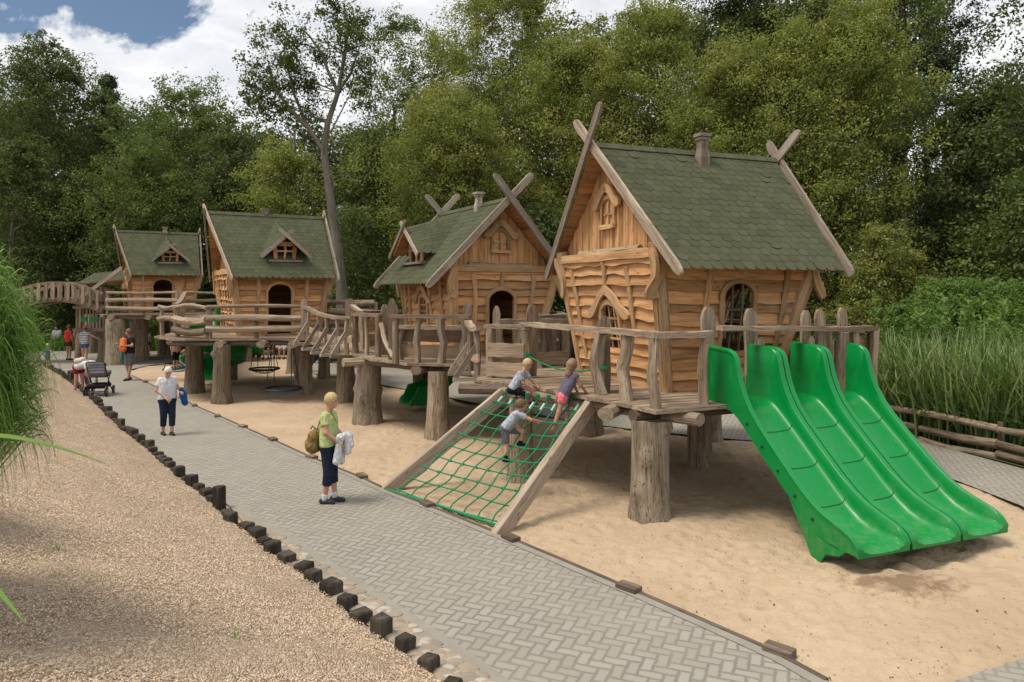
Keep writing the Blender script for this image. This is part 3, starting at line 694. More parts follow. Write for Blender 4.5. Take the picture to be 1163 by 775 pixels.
def playhouse(name, label, fr, B, T, hw_, roof, openings, deco, group):
    """roof: dict(half, ev, ez, rz, eu0, eu1, ru0, ru1, vc)"""
    root = thing(name, label, 'playhouse', fr.o, group)
    Ws = {s: Wall(fr, s, B, T, hw_) for s in ('v0', 'v1', 'u0', 'u1')}
    for s, W in Ws.items():
        mb = MB(); wall_boards(W, openings.get(s, []), mb, rows=deco.get('rows', 13)); mb.build('wall', 'larch', root)
    # corner posts
    for (a, b) in ((0, 2), (1, 2), (1, 3), (0, 3)):
        mb = MB(); p0 = fr.p(B[a], B[b], 0); p1 = fr.p(T[a], T[b], hw_ + .1)
        mb.log(p0, p1, .115, .125, bend=.03, n=7, seg=5, wob=.1); mb.build('corner_post', 'larch_trim', root, smooth=.6)
    # battens and scrolls over the boards
    for s in ('v0', 'u0'):
        W = Ws[s]; ops = openings.get(s, [])
        for (a, h0, h1, sl) in deco.get('bat_' + s, []):
            mb = MB(); wavy_plank(W, a, h0, a + sl, h1, .11, mb); mb.build('batten', 'larch_trim', root)
        lo, hi = W.rng(hw_)
        mb = MB(); wavy_plank(W, lo - .05, hw_ - .06, hi + .05, hw_ - .06, .16, mb, .045, .03, 0.03, 15); mb.build('top_board', 'larch_trim', root)
        for e, sg in ((lo, 1), (hi, -1)):
            mb = MB(); wavy_plank(W, e + sg * .03, hw_ - .02, e - sg * .05, hw_ - .80, .15, mb, .07, .06, .16, 13); mb.build('scroll_bracket', 'larch_trim', root)
        l0, h0_ = W.rng(0)
        for e0, e1 in ((l0, lo), (h0_, hi)):
            mb = MB(); wavy_plank(W, e0, 0, e1, hw_ - .1, .13, mb, .05, .035, .03, 9); mb.build('edge_board', 'larch_trim', root)
    for s, ops in openings.items():
        W = Ws[s]
        for o in ops:
            win = o[4] in ('window', 'dark'); nm = 'window' if win else 'door_frame'
            mb = MB(); arch_trim(W, o, mb); f = mb.build(nm, 'larch_trim', root)
            if win:
                mb = MB(); grille(W, o, mb, nv=2, nh=3 if o[4] == 'window' else 2); mb.build('mullion', 'larch_trim' if o[4] == 'window' else 'dark_beam', f)
            if o[4] == 'window':
                mb = MB(); hood(W, o[0], o[3] + .26, o[2] * 2.5, mb); mb.build('hood', 'larch_trim', f)
    # floor of the room
    # roof
    r = roof; vc = r['vc']; ez, rz, hf = r['ez'], r['rz'], r['half']
    E = lambda u, s: fr.p(u, vc + s * hf, ez)
    ro = None
    ridge0, ridge1 = fr.p(r['ru0'], vc, rz), fr.p(r['ru1'], vc, rz)
    mb = MB(); so2 = MB()
    for s in (-1, 1):
        A_, B_ = E(r['eu0'], s), E(r['eu1'], s)
        shingle_slope(A_ + V3(0, 0, .012), B_ + V3(0, 0, .012), ridge1 + V3(0, 0, .012), ridge0 + V3(0, 0, .012), mb)
        # boards underneath, laid along the ridge
        nbd = 12
        for k in range(nbd):
            t0, t1 = k / nbd, (k + .97) / nbd
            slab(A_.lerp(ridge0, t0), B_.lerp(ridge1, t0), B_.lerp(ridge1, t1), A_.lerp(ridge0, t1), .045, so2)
    # ridge cap
    d = (ridge1 - ridge0)
    for k in range(int(d.length / .25)):
        c = ridge0 + d * ((k + .5) / int(d.length / .25))
        for s in (-1, 1):
            e = (E(0, s) - fr.p(0, vc, rz)).normalized(); q = c + V3(0, 0, .045)
            mb.prism([q - d.normalized() * .14, q + d.normalized() * .14, q + d.normalized() * .14 + e * .15, q - d.normalized() * .14 + e * .15], V3(0, 0, .012))
    ro = mb.build('roof', 'roof_green', root)
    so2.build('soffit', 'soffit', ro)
    for (u_e, u_r, sgn) in ((r['eu0'], r['ru0'], -1), (r['eu1'], r['ru1'], 1)):
        for i, s in enumerate((-1, 1)):
            mb = MB(); side = fr.u * sgn
            barge(E(u_e, s) + V3(0, 0, .0), fr.p(u_r, vc, rz + .02), .16, r.get('horn', .75) * (1 if s == -1 else r.get('hr', 1.15)) * (r.get('far', 1) if sgn > 0 else 1), .17, side, .05, mb, .01 + .055 * (i if sgn < 0 else 1 - i))
            mb.build('barge_board', 'grey_board', root)
    # gable cladding: upright planks under the roof slopes
    for (u_g, sgn) in ((T[0] + .16, -1), (T[1] - .16, 1)):
        mb = MB(); zb = hw_ - .03; slope = (rz - ez) / hf; v0 = vc - (rz - .1 - zb) / slope; v1 = vc + (rz - .1 - zb) / slope
        v = v0
        while v < v1 - .03:
            wv = min(R.uniform(.09, .17), v1 - v); f = lambda q: max(zb + .01, rz - .09 - abs(q - vc) * slope)
            o = R.uniform(0, .02) * sgn; ps = [fr.p(u_g + o, v + .004, zb), fr.p(u_g + o, v + wv - .004, zb), fr.p(u_g + o, v + wv - .004, f(v + wv)), fr.p(u_g + o, v + .004, f(v))]
            if v < vc < v + wv: ps.insert(3, fr.p(u_g + o, vc, f(vc)))
            mb.prism(ps, fr.u * (.03 * sgn), axis=(0, 0, 1)); v += wv
        gpan = mb.build('gable', 'larch', root)
        if (sgn == -1 and deco.get('gable') == 0) or (sgn == 1 and deco.get('gable') == 1) or deco.get('gable') == 2:
            W2 = Wall(fr, 'u0' if sgn < 0 else 'u1', (u_g, u_g, -9, 9), (u_g, u_g, -9, 9), 10)
            W2.n = fr.u * sgn; cz = zb + (rz - zb) * .36
            oo = (vc, cz - .18, .21, cz + .32, 'w')
            mb = MB(); arch_trim(W2, oo, mb, .07, .05, .045); hood(W2, vc, cz + .52, .50, mb, .085); wavy_plank(W2, vc - .27, cz - .20, vc + .27, cz - .20, .08, mb, .09, .045, .01, 7)
            gw = mb.build('gable_window', 'larch_trim', gpan)
            mb = MB(); mb.prism([W2.P(a_, h_, .032) for a_, h_ in ((vc - .16, cz - .16), (vc + .16, cz - .16), (vc + .16, cz + .14), (vc, cz + .25), (vc - .16, cz + .14))], W2.n * .006); 
            mb.ribbon([W2.P(vc, cz - .15, .05), W2.P(vc, cz + .24, .05)], .035, W2.n, .03); mb.ribbon([W2.P(vc - .16, cz + .03, .05), W2.P(vc + .16, cz + .03, .05)], .035, W2.n, .03)
            mb.build('carved_panel', 'larch_trim', gw)
        # ledge log under the gable
        mb = MB(); mb.log(fr.p(u_g + .10 * sgn, vc - (v1 - v0) * .30, zb + .05), fr.p(u_g + .10 * sgn, vc + (v1 - v0) * .28, zb + .05), .07, .06, .02, 9, 8, .25); mb.build('ledge_log', 'grey_wood', root, smooth=.7)
    # chimney
    if 'chimney' in deco:
        cu, cs = deco['chimney']; c = fr.p(cu, vc + cs, 0); zt = rz + deco.get('chim_h', .42) ; zb = rz - abs(cs) * (rz - ez) / hf - .12
        mb = MB()
        for ww, z0, z1 in ((.15, zb, lerp(zb, zt, .45)), ):
            pass
        prof = [(.15, zb), (.16, lerp(zb, zt, .35)), (.115, lerp(zb, zt, .62)), (.12, zt - .05)]
        vs = [c + fr.u * (sx_ * q) + fr.v * (sy_ * q * .9) + V3(0, 0, z) for q, z in [(q_ * .66, z_) for q_, z_ in prof] for sx_, sy_ in ((-1, -1), (1, -1), (1, 1), (-1, 1))]
        fs = [(i * 4 + k, i * 4 + (k + 1) % 4, i * 4 + 4 + (k + 1) % 4, i * 4 + 4 + k) for i in range(3) for k in range(4)]
        mb.add(vs, fs, [(p.z, p.x, p.y) for p in vs])
        mb.box(c + V3(0, 0, zt), fr.u * .125, fr.v * .115, V3(0, 0, .03)); mb.box(c + V3(0, 0, zt - .065), fr.u * .10, fr.v * .09, V3(0, 0, .025))
        mb.build('chimney', 'grey_board', ro)
    if 'dormer' in deco:
        dm = deco['dormer']; s = dm.get('s', -1); uc, hw2, vf, zr, zw = dm['u'], dm['hw'], dm['vf'], dm['zr'], dm['zw']
        # vf: horizontal distance of the face from the ridge; zr: dormer ridge height; zw: sill height
        slope = (rz - ez) / hf; ov = dm.get('ov', .3); vr = (rz - zr) / slope
        Fr = fr.p(uc, vc + s * (vf + ov), zr + dm.get('tip', 0)); Bk = fr.p(uc, vc + s * max(.05, vr - .05), zr + .02)
        ze = dm['ze']; dpar = MB(); sl2 = MB(); bb = MB()
        for q in (-1, 1):
            Fe = fr.p(uc + q * (hw2 + .22), vc + s * (vf + ov), ze); ve = (rz - ze) / slope
            Be = fr.p(uc + q * (hw2 + .22) * 1.0, vc + s * max(.12, ve - .02), ze + .03)
            e1, e2 = (Fe, Be) if q * s > 0 else (Be, Fe); r1, r2 = (Fr, Bk) if q * s > 0 else (Bk, Fr)
            shingle_slope(e1, e2, r2, r1, dpar, .17, .15); k_ = lambda a, b: a.lerp(b, .55)
            es, rs_ = (e1, r1) if q * s > 0 else (e2, r2); eb, rb_ = (e2, r2) if q * s > 0 else (e1, r1); slab(es, k_(es, eb), k_(rs_, rb_), rs_, .035, sl2)
            barge(Fe, Fr, .14, .3, .11, fr.v * s, .04, bb, .01 + (.045 if q > 0 else 0))
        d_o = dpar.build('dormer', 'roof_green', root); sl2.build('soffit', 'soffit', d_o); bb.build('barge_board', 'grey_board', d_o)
        mb = MB(); zt = zr + dm.get('tip', 0) - .06; f2 = fr.v * (s * .04)
        cx0 = lambda z: hw2 * (1.15 if z > zw + .2 else .85)
        z1 = ze + .06
        for (u0, u1, z0_, zz1, zz2) in ((-hw2 * .8, -hw2 * .55, zw, z1 + .15, z1 + .3), (hw2 * .55, hw2 * .8, zw, z1 + .3, z1 + .15), (-hw2 * .55, hw2 * .55, z1 + .22, zt - .12, zt - .12)):
            mb.prism([fr.p(uc + u0 * .9, vc + s * vf, z0_), fr.p(uc + u1 * .9, vc + s * vf, z0_), fr.p(uc + u1, vc + s * vf, zz2), fr.p(uc + u0, vc + s * vf, zz1)], f2, axis=(0, 0, 1))
        fc = mb.build('dormer_face', 'larch', d_o)
        mb = MB()
        for uu in (-.03,): mb.ribbon([fr.p(uc + uu, vc + s * vf, zw), fr.p(uc + .02, vc + s * vf, lerp(zw, zt, .4)), fr.p(uc, vc + s * vf, zt - .1)], .06, fr.v * s, .03)
        mb.ribbon([fr.p(uc - hw2 * .6, vc + s * vf, lerp(zw, zt, .4)), fr.p(uc + hw2 * .6, vc + s * vf, lerp(zw, zt, .4))], .05, fr.v * s, .035); mb.build('mullion', 'larch_trim', d_o)
        mb = MB(); mb.box(fr.p(uc, vc + s * (vf + .07), zw - .03), fr.u * (hw2 + .06), fr.v * .11, V3(0, 0, .03)); mb.build('sill', 'grey_board', d_o)
    return root

a1 = math.atan2(.37, .93); F1 = Frame(2.52, 11.76, 1.6, a1)
HG = 'timber playhouses on stilts'
playhouse('playhouse', 'nearest and largest timber playhouse, scalloped green roof, right behind three slides', F1,
          (0, 2.15, 0, 2.94), (-.35, 2.95, -.2, 3.2), 2.32,
          dict(vc=1.47, half=2.27, ez=2.01, rz=4.25, eu0=-.33, eu1=2.97, ru0=-.58, ru1=3.53, horn=.72, hr=1.15, far=.85),
          {'v0': [(1.29, .62, .31, 1.78, 'dark')], 'u0': [(1.45, .60, .30, 1.42, 'window')], 'v1': [(1.1, .8, .42, 1.7, 'dark')], 'u1': [(1.4, .7, .4, 1.7, 'dark')]},
          dict(gable=0, chimney=(1.62, -.22), chim_h=.30, bat_v0=[(.62, .5, 2.15, .08), (2.05, .3, 2.2, .28), (1.29, 1.95, 2.3, .0)], bat_u0=[(2.55, .35, 2.05, .22), (.62, .95, 2.05, .08), (1.45, 1.75, 2.25, .03)]), HG)
F2 = Frame(-1.35, 17.35, 1.65, math.atan2(.876, -.48), True)
playhouse('playhouse', 'second nearest timber playhouse with long side dormer and arched gable door', F2,
          (0, 2.9, 0, 2.16), (-.1, 3.5, -.12, 2.82), 2.2,
          dict(vc=1.2, half=1.95, ez=1.79, rz=3.82, eu0=-.25, eu1=3.5, ru0=-.5, ru1=3.6, horn=.85, hr=.85),
          {'u0': [(1.18, .02, .36, 1.62, 'door')], 'v0': [(1.8, .75, .24, 1.45, 'window')]},
          dict(gable=0, chimney=(1.0, -.1), chim_h=.30, bat_u0=[(.45, .6, 2.0, -.03), (1.95, .7, 2.0, .12), (1.2, 1.65, 2.15, .0)], bat_v0=[(.5, .1, 2.0, .1), (2.7, .3, 2.0, .12), (1.2, .9, 1.9, .25), (3.0, .2, 2.0, .15)],
               dormer=dict(u=2.0, hw=.66, vf=1.42, zr=3.72, zw=2.34, ze=2.56, ov=.34, tip=-.50)), HG)
F3 = Frame(-8.37, 22.2, 1.85, math.radians(30))
playhouse('playhouse', 'third timber playhouse along the row, small peaked dormer, basket swings hanging below it', F3,
          (0, 2.39, 0, 3.2), (-.25, 2.75, -.15, 3.3), 2.05,
          dict(vc=1.5, half=2.1, ez=1.82, rz=3.9, eu0=-.31, eu1=2.8, ru0=-.75, ru1=2.95, horn=.35, hr=.5),
          {'v0': [(1.17, .02, .37, 1.62, 'door')]},
          dict(gable=0, chimney=(1.05, .05), chim_h=.2, bat_v0=[(.5, .3, 1.9, .0), (1.95, .2, 1.9, .1)], bat_u0=[(.5, .1, 1.9, .0), (.9, .2, 1.9, -.08), (1.4, .2, 1.9, -.08), (1.9, .1, 1.9, .05), (2.5, .1, 1.9, .0), (2.8, .1, 1.9, .0)],
               dormer=dict(u=1.35, hw=.46, vf=1.50, zr=3.78, zw=2.36, ze=2.52, ov=.26, tip=-.66)), HG)
F4 = Frame(-17.1, 32.5, 2.22, math.atan2(.53, .85))
playhouse('playhouse', 'farthest of the large timber playhouses, peaked dormer, beside the arched footbridge', F4,
          (0, 2.5, 0, 3.0), (-.2, 2.8, -.15, 3.1), 1.9,
          dict(vc=1.4, half=2.1, ez=1.74, rz=3.78, eu0=-.09, eu1=2.74, ru0=-.55, ru1=2.95, horn=.4, hr=.55),
          {'v0': [(1.24, .02, .40, 1.55, 'door')]},
          dict(gable=0, chimney=(1.5, .0), chim_h=.25, bat_v0=[(.4, .2, 1.8, .0), (2.1, .2, 1.8, .1)], bat_u0=[(.5, .1, 1.8, .0), (1.0, .1, 1.8, .0), (1.6, .1, 1.8, .0), (2.2, .1, 1.8, .0)],
               dormer=dict(u=1.55, hw=.46, vf=1.45, zr=3.66, zw=2.32, ze=2.46, ov=.26, tip=-.62)), HG)

# ---------------------------------------------------------------- decks
def clip(poly, n, d, keep=1):
    o_ = []
    for i in range(len(poly)):
        a, b = poly[i], poly[(i + 1) % len(poly)]; da, db = (a.dot(n) - d) * keep, (b.dot(n) - d) * keep
        if da >= 0: o_.append(a)
        if da * db < 0: o_.append(a + (b - a) * (da / (da - db)))
    return o_
def floor_planks(poly, z, dirv, root, w_=.17):
    mb = MB(); pl = [Vector((x, y, 0)) for x, y in poly]; n = Vector((-dirv[1], dirv[0], 0)).normalized()
    ds = [p.dot(n) for p in pl]; d = min(ds)
    while d < max(ds):
        q = clip(clip(pl, n, d + .004), n, min(d + w_, max(ds)) - .004, -1)
        if len(q) > 2:
            o = R.uniform(-.008, .008); mb.prism([p + V3(0, 0, z + o) for p in q], V3(0, 0, -.055), axis=(dirv[0], dirv[1], 0))
        d += w_
    return mb.build('deck_floor', 'grey_wood', root)
def pillar(base, top_z, r, root, knots=2, m='log', lean=(0, 0)):
    mb = MB(); base = Vector(base); sd = R.uniform(0, 99); seg, n = 16, 20; hgt = top_z + .25
    vs = []; gr = []
    kn = [(R.uniform(0, 6.28), R.uniform(.25, .9) * hgt, R.uniform(.10, .17)) for _ in range(knots)]
    kn.append((R.uniform(3.6, 5.6), R.uniform(.3, .8) * hgt, .13))
    for i in range(seg + 1):
        t = i / seg; z = -.25 + hgt * t
        rr = r * (1.12 - .16 * t + .16 * math.exp(-max(z, 0) * 5))
        for k in range(n):
            a = 2 * math.pi * k / n
            q = rr * (1 + .09 * nz(math.cos(a) * 1.3 + sd, math.sin(a) * 1.3, z * .9) + .035 * nz(math.cos(a) * 4 + sd, math.sin(a) * 4, z * 1.5) - .03 * abs(nz(math.cos(a) * 7, math.sin(a) * 7 + sd, z * .5)))
            for ka, kz, kr in kn:
                da = (a - ka + math.pi) % (2 * math.pi) - math.pi; q += .085 * math.exp(-((da * rr) ** 2 + (z - kz) ** 2) / (kr * kr * .35))
            cx_, cy_ = lean[0] * t + .04 * nz(z * .8 + sd), lean[1] * t + .04 * nz(z * .8, sd)
            vs.append(base + V3(cx_ + q * math.cos(a), cy_ + q * math.sin(a), z)); gr.append((z, q * math.cos(a), q * math.sin(a)))
    fs = [(i * n + k, i * n + (k + 1) % n, (i + 1) * n + (k + 1) % n, (i + 1) * n + k) for i in range(seg) for k in range(n)] + [tuple(range(seg * n, seg * n + n))]
    mb.add(vs, fs, gr); return mb.build('pillar', m, root, smooth=.9)
def beam(a, b, r, root, m='dark_beam', sq=.8):
    mb = MB(); a, b = Vector(a), Vector(b)
    seg = 5; mb.tube([a.lerp(b, i / seg) + V3(0, 0, R.uniform(-.008, .008)) for i in range(seg + 1)], r, 9, True, .10, sq); return mb.build('beam', m, root, smooth=.6)
def rail_run(pts, z, root, hgt=.95, posts=.45, rail='plank', crook=.07, infill=None, rmat='grey_wood', pr=.10, ends=(1, 1), tall=0, plist=None):
    """pts: polyline on the deck edge (x, y)"""
    P_ = [Vector((p[0], p[1], z)) for p in pts]
    for i, (a, b) in enumerate(zip(P_, P_[1:])):
        d = b - a; ln = d.length; t = d.normalized(); nn = V3(-t.y, t.x, 0)
        mb = MB(); up = V3(0, 0, hgt)
        if rail == 'plank':
            k = 9; c = [a.lerp(b, j / (k - 1)) + up + V3(0, 0, .02 * nz(j * .7, z * 9 + i)) for j in range(k)]; c[0] -= t * .10; c[-1] += t * .10
            mb.ribbon(c, [.20 * (1 + .22 * nz(j * .9 + i * 3, 5)) * (.7 if j in (0, k - 1) else 1) for j in range(k)], (0, 0, 1), .085)
        else: mb.log(a + up - t * .1, b + up + t * .1, .055, .045, .03, 9, 7, .15)
        mb.build('rail', 'grey_wood', root, smooth=.5)
        m_ = max(1, int(round(ln / posts)))
        for j in range(0 if i == 0 else 1, m_ + 1):
            f = j / m_; p = a.lerp(b, min(.99, max(.01, f)))
            mb = MB(); q0 = p + V3(0, 0, -.03); q1 = p + V3(R.uniform(-.04, .04), R.uniform(-.04, .04), hgt + .005)
            mid = q0.lerp(q1, .5) + t * R.uniform(-crook, crook) + nn * R.uniform(-crook, crook) * .4; rr = pr * R.uniform(.8, 1.2)
            mb.tube([q0, q0.lerp(mid, .5) + t * R.uniform(-.02, .02), mid, mid.lerp(q1, .5) + t * R.uniform(-.03, .03), q1], [rr * 1.1, rr * .95, rr * 1.05, rr * .9, rr], 9, True, .3, R.uniform(.7, 1)); mb.build('rail_post', rmat, root, smooth=.8)
        if infill:
            for (h0, h1) in infill:
                mb = MB(); k = 7; off = nn * .10
                mb.ribbon([a.lerp(b, j / (k - 1)) + V3(0, 0, (h0 + h1) / 2) + off for j in range(k)], [(h1 - h0) * (1 + .15 * nz(j * .8, h0 * 9 + i)) for j in range(k)], nn, .03); mb.build('infill_board', 'infill', root)
def slab_post(x, y, z, h, root, ang=0.0, lean=0.0, w=.17):
    w *= 1.22
    """flat plank post with a rounded head"""
    mb = MB(); t = V3(math.cos(ang), math.sin(ang), 0); nn = V3(-t.y, t.x, 0); ks = [0, .3, .6, .88, .95, 1.0]; ws = [.95, 1.05, .95, 1.0, .8, .35]
    mb.ribbon([V3(x, y, z - .05) + V3(0, 0, h * k) + t * lean * k for k in ks], [w * q for q in ws], nn, .055); return mb.build('plank_post', 'grey_wood', root)
def uv(fr, u, v): p = fr.p(u, v, 0); return (p.x, p.y)

DG = 'raised timber decks of the playhouses'
# --- deck of the nearest house
D1 = thing('timber_deck', 'nearest raised timber deck on gnarled pillars, carrying the largest playhouse and slides', 'deck', (2.5, 12.5, 0), DG)
poly1 = [(1.98, 9.9), (3.1, 10.42), (6.05, 11.8), (4.11, 16.7), (-.3, 15.3), (-.7, 13.4), (.42, 12.3), (1.27, 11.1)]
floor_planks(poly1, 1.6, (F1.u.x, F1.u.y), D1)
pillar(gp(738, 588), 1.40, .265, D1, 4); pillar(gp(795, 531), 1.42, .20, D1, 2); pillar(gp(591, 546), 1.42, .20, D1, 1); pillar(gp(668, 492), 1.42, .30, D1, 1)
pillar((4.3, 15.6, 0), 1.42, .2, D1); pillar((5.6, 12.6, 0), 1.42, .2, D1)
z = 1.47
beam(V3(1.35, 10.42, z), V3(4.2, 16.2, z), .125, D1, 'grey_wood'); beam(V3(2.62, 10.03, z - .02), V3(-.8, 13.6, z - .02), .12, D1, 'grey_wood')
beam(V3(1.72, 10.3, z - .01), V3(5.7, 12.1, z - .01), .115, D1, 'dark_beam'); beam(V3(-.95, 13.05, z), V3(2.5, 12.6, z), .12, D1); beam(V3(-.5, 14.6, z), V3(5, 15.4, z), .12, D1); beam(V3(6.0, 11.85, z), V3(4.1, 16.4, z), .13, D1, 'grey_wood')
rail_run([(1.42, 11.5), (2.02, 10.08), (2.80, 10.46)], 1.6, D1, .98, .66, crook=.18, pr=.115)
rail_run([(5.25, 11.58), (5.95, 11.92)], 1.6, D1, .98, .5, crook=.06, infill=[(.10, .42), (.5, .86)], pr=.10)
rail_run([(5.95, 11.95), (4.15, 16.5), (1.6, 15.85)], 1.6, D1, .95, .9, infill=[(.15, .45)])
mb = MB(); p0, p1 = V3(3.05, 10.62, 2.66), V3(5.28, 11.62, 2.60); mb.ribbon([p0.lerp(p1, j / 8) + V3(0, 0, .02 * nz(j * .8, 3)) for j in range(9)], [.16 * (1 + .2 * nz(j, 8)) for j in range(9)], (0, 0, 1), .07); mb.build('rail', 'grey_wood', D1)
for u, h, ln, wd in ((.02, 1.45, .05, .20), (.90, 1.42, -.05, .19), (1.95, 1.38, .0, .15), (2.35, 1.40, -.12, .16), (2.72, 1.42, .0, .15)):
    q = F1.p(u, -1.02, 0); slab_post(q.x, q.y, 1.6, h, D1, a1, ln, wd)
for u, ln in ((.86, .02), (1.72, .16)):
    q = F1.p(u, -1.2, 0); slab_post(q.x, q.y, 1.6, .98, D1, a1, ln, .13)
# rails beside the net opening and along the link to the next deck
rail_run([(1.46, 11.56), (.26, 13.5)], 1.6, D1, .97, 3.0, crook=.03, pr=.08)
rail_run([(.26, 13.5), (-.42, 13.75)], 1.6, D1, .92, .8, crook=.03, infill=[(.03, .30), (.40, .66)], pr=.10)
rail_run([(1.2, 15.7), (-.25, 15.25)], 1.6, D1, .95, .5, crook=.1, infill=[(.05, .34)])
slab_post(1.50, 11.75, 1.6, 1.28, D1, 0, 0, .17); slab_post(.36, 13.9, 1.6, 1.42, D1, .3, .05, .2); slab_post(-.30, 13.95, 1.6, 1.4, D1, 0, 0, .12)
# --- deck of the second house
D2 = thing('timber_deck', 'second raised timber deck on two thick pillars, below the gable door house', 'deck', (-1.5, 17.5, 0), DG)
poly2 = [(-4.15, 18.5), (-3.35, 17.0), (-2.3, 15.85), (-.95, 15.5), (.35, 15.95), (1.35, 17.2), (1.35, 19.2), (-.4, 22.0), (-3.9, 21.0)]
floor_planks(poly2, 1.65, (.876, .48), D2)
pillar(gp(418, 480), 1.48, .31, D2, 2); pillar(gp(497, 498), 1.48, .235, D2, 1); pillar((.2, 18.6, 0), 1.48, .22, D2); pillar((-2.6, 20.6, 0), 1.48, .22, D2)
z = 1.52
beam(V3(-4.05, 17.3, z), V3(-.2, 19.4, z), .13, D2, 'grey_wood'); beam(V3(-3.75, 17.75, z), V3(-.9, 15.55, z), .13, D2); beam(V3(-2.1, 15.75, z - .01), V3(-.4, 21, z - .01), .13, D2, 'grey_wood'); beam(V3(-3.6, 20.6, z), V3(1, 18.9, z), .12, D2); beam(V3(-1.2, 15.55, z - .01), V3(1.2, 17.3, z - .01), .12, D2)
rail_run([(-2.62, 16.15), (-1.0, 15.68)], 1.65, D2, .98, .58, crook=.07, pr=.105)
rail_run([(-2.55, 16.55), (-1.1, 16.15)], 1.65, D2, .72, 1.5, pr=.06, infill=[(.05, .36), (.42, .70)])
rail_run([(-4.0, 18.45), (-3.2, 17.35)], 1.65, D2, .95, .9, crook=.04, pr=.085)
rail_run([(.5, 16.3), (1.25, 17.3), (1.25, 19.1), (-.4, 21.8), (-3.7, 20.9), (-4.05, 19.6)], 1.65, D2, .95, .8, infill=[(.06, .40), (.46, .80)])
for x, y, h, an in ((-2.75, 16.6, 1.35, .2), (-1.02, 15.95, 1.4, 0), (-3.2, 18.0, 1.3, .4), (-3.0, 17.8, 1.45, 0)): slab_post(x, y, 1.65, h, D2, an, .04, .16)
mb = MB(); mb.log(V3(-3.12, 17.2, 2.45), V3(-2.7, 16.4, 1.72), .06, .05, .05); mb.build('brace', 'grey_wood', D2)
# --- deck of the third house
D3 = thing('timber_deck', 'third raised timber deck fenced with thick horizontal logs, basket swings hanging beneath', 'deck', (-8, 23, 0), DG)
poly3 = [(-9.75, 20.75), (-6.0, 20.95), (-5.0, 22.8), (-4.75, 25), (-5.8, 27.4), (-10.2, 27), (-11.3, 24), (-10.9, 22)]
floor_planks(poly3, 1.85, (.95, .3), D3)
for px, py, r in ((252, 458, .245), (221, 446, .27), (345, 446, .27), (334, 424, .26), (264, 431, .16), (283, 410, .14)): pillar(gp(px, py), 1.68, r, D3, 2)
z = 1.72
beam(V3(-9.9, 20.95, z), V3(-5.9, 21.15, z), .11, D3); beam(V3(-10.9, 23.2, z), V3(-5.1, 23.4, z), .12, D3); beam(V3(-10.3, 26, z), V3(-5.5, 26.2, z), .12, D3)
for x in (-10.15, -8.35, -7.15, -6.25): beam(V3(x, 20.55 + (.9 if x < -10 else 0), z - .01), V3(x - .3, 26.8, z - .01), .135, D3, 'grey_wood')
def log_rail(a, b, zs, root, wv=.03, posts=True, z0=1.85):
    a, b = Vector(a), Vector(b)
    for zq, r in zs:
        mb = MB(); mb.log(a + V3(0, 0, zq), b + V3(0, 0, zq + R.uniform(-.02, .02)), r, r * .92, wv, 9, 8, .12); mb.build('log_rail', 'grey_wood', root, smooth=.7)
    if posts:
        m_ = max(1, int((b - a).length / 1.2))
        for j in range(m_ + 1):
            p = a.lerp(b, j / m_); t = (b - a).normalized(); nn = V3(-t.y, t.x, 0) * .1
            mb = MB(); mb.log(p + nn + V3(0, 0, -.05), p + nn + V3(0, 0, max(q[0] for q in zs) + .02), .07, .06, .02, 8, 4, .2); mb.build('rail_post', 'grey_wood', root, smooth=.7)
log_rail((-8.8, 20.8, 1.85), (-6.05, 20.98, 1.85), [(.92, .055), (.60, .10), (.29, .105)], D3)
log_rail((-10.1, 21.6, 1.85), (-8.8, 20.8, 1.85), [(.90, .06), (.55, .12), (.24, .12)], D3, .07)
log_rail((-10.9, 22.3, 1.85), (-10.1, 21.6, 1.85), [(.90, .06), (.52, .09)], D3, .05)
log_rail((-5.0, 22.9, 1.85), (-4.8, 25.0, 1.85), [(.95, .07), (.6, .12), (.25, .12)], D3, .03)
log_rail((-7.2, 27.2, 1.85), (-5.0, 26.2, 1.85), [(.95, .08), (.6, .12), (.25, .12)], D3, .03)
log_rail((-6.3, 24.8, 1.85), (-4.75, 24.9, 1.85), [(.98, .085), (.62, .14), (.28, .12)], D3, .03)
slab_post(-6.02, 20.9, 1.85, 1.22, D3, .2, 0, .15); slab_post(-5.1, 22.7, 1.85, 1.2, D3, .2, 0, .24)
# --- deck of the fourth house
D4 = thing('timber_deck', 'farthest large raised timber deck, rails of thin round logs, joined to the arched footbridge', 'deck', (-16, 33, 0), DG)
poly4 = [(-17.6, 31.1), (-14.3, 31.1), (-13.2, 33), (-13.6, 37.2), (-18.6, 36.8), (-19.2, 33)]
floor_planks(poly4, 2.22, (1, .2), D4)
for px, py, r in ((132, 415, .40), (121, 410, .33), (159, 410, .36), (103, 402, .3), (186, 404, .25), (199, 402, .25)): pillar(gp(px, py), 2.02, r, D4, 2)
z = 2.09
beam(V3(-17.8, 31.3, z), V3(-14.2, 31.3, z), .12, D4); beam(V3(-18.6, 33.6, z), V3(-13.4, 33.6, z), .12, D4)
for x in (-17.2, -15.6, -14.5): beam(V3(x, 30.9, z - .01), V3(x - .4, 36.5, z - .01), .13, D4, 'grey_wood')
log_rail((-17.5, 31.15, 2.22), (-14.4, 31.15, 2.22), [(.94, .055), (.60, .09), (.27, .10)], D4)
log_rail((-14.4, 31.15, 2.22), (-13.3, 33.0, 2.22), [(.94, .055), (.60, .07), (.27, .10)], D4)
slab_post(-14.35, 31.1, 2.22, 1.15, D4, 0, 0, .25)

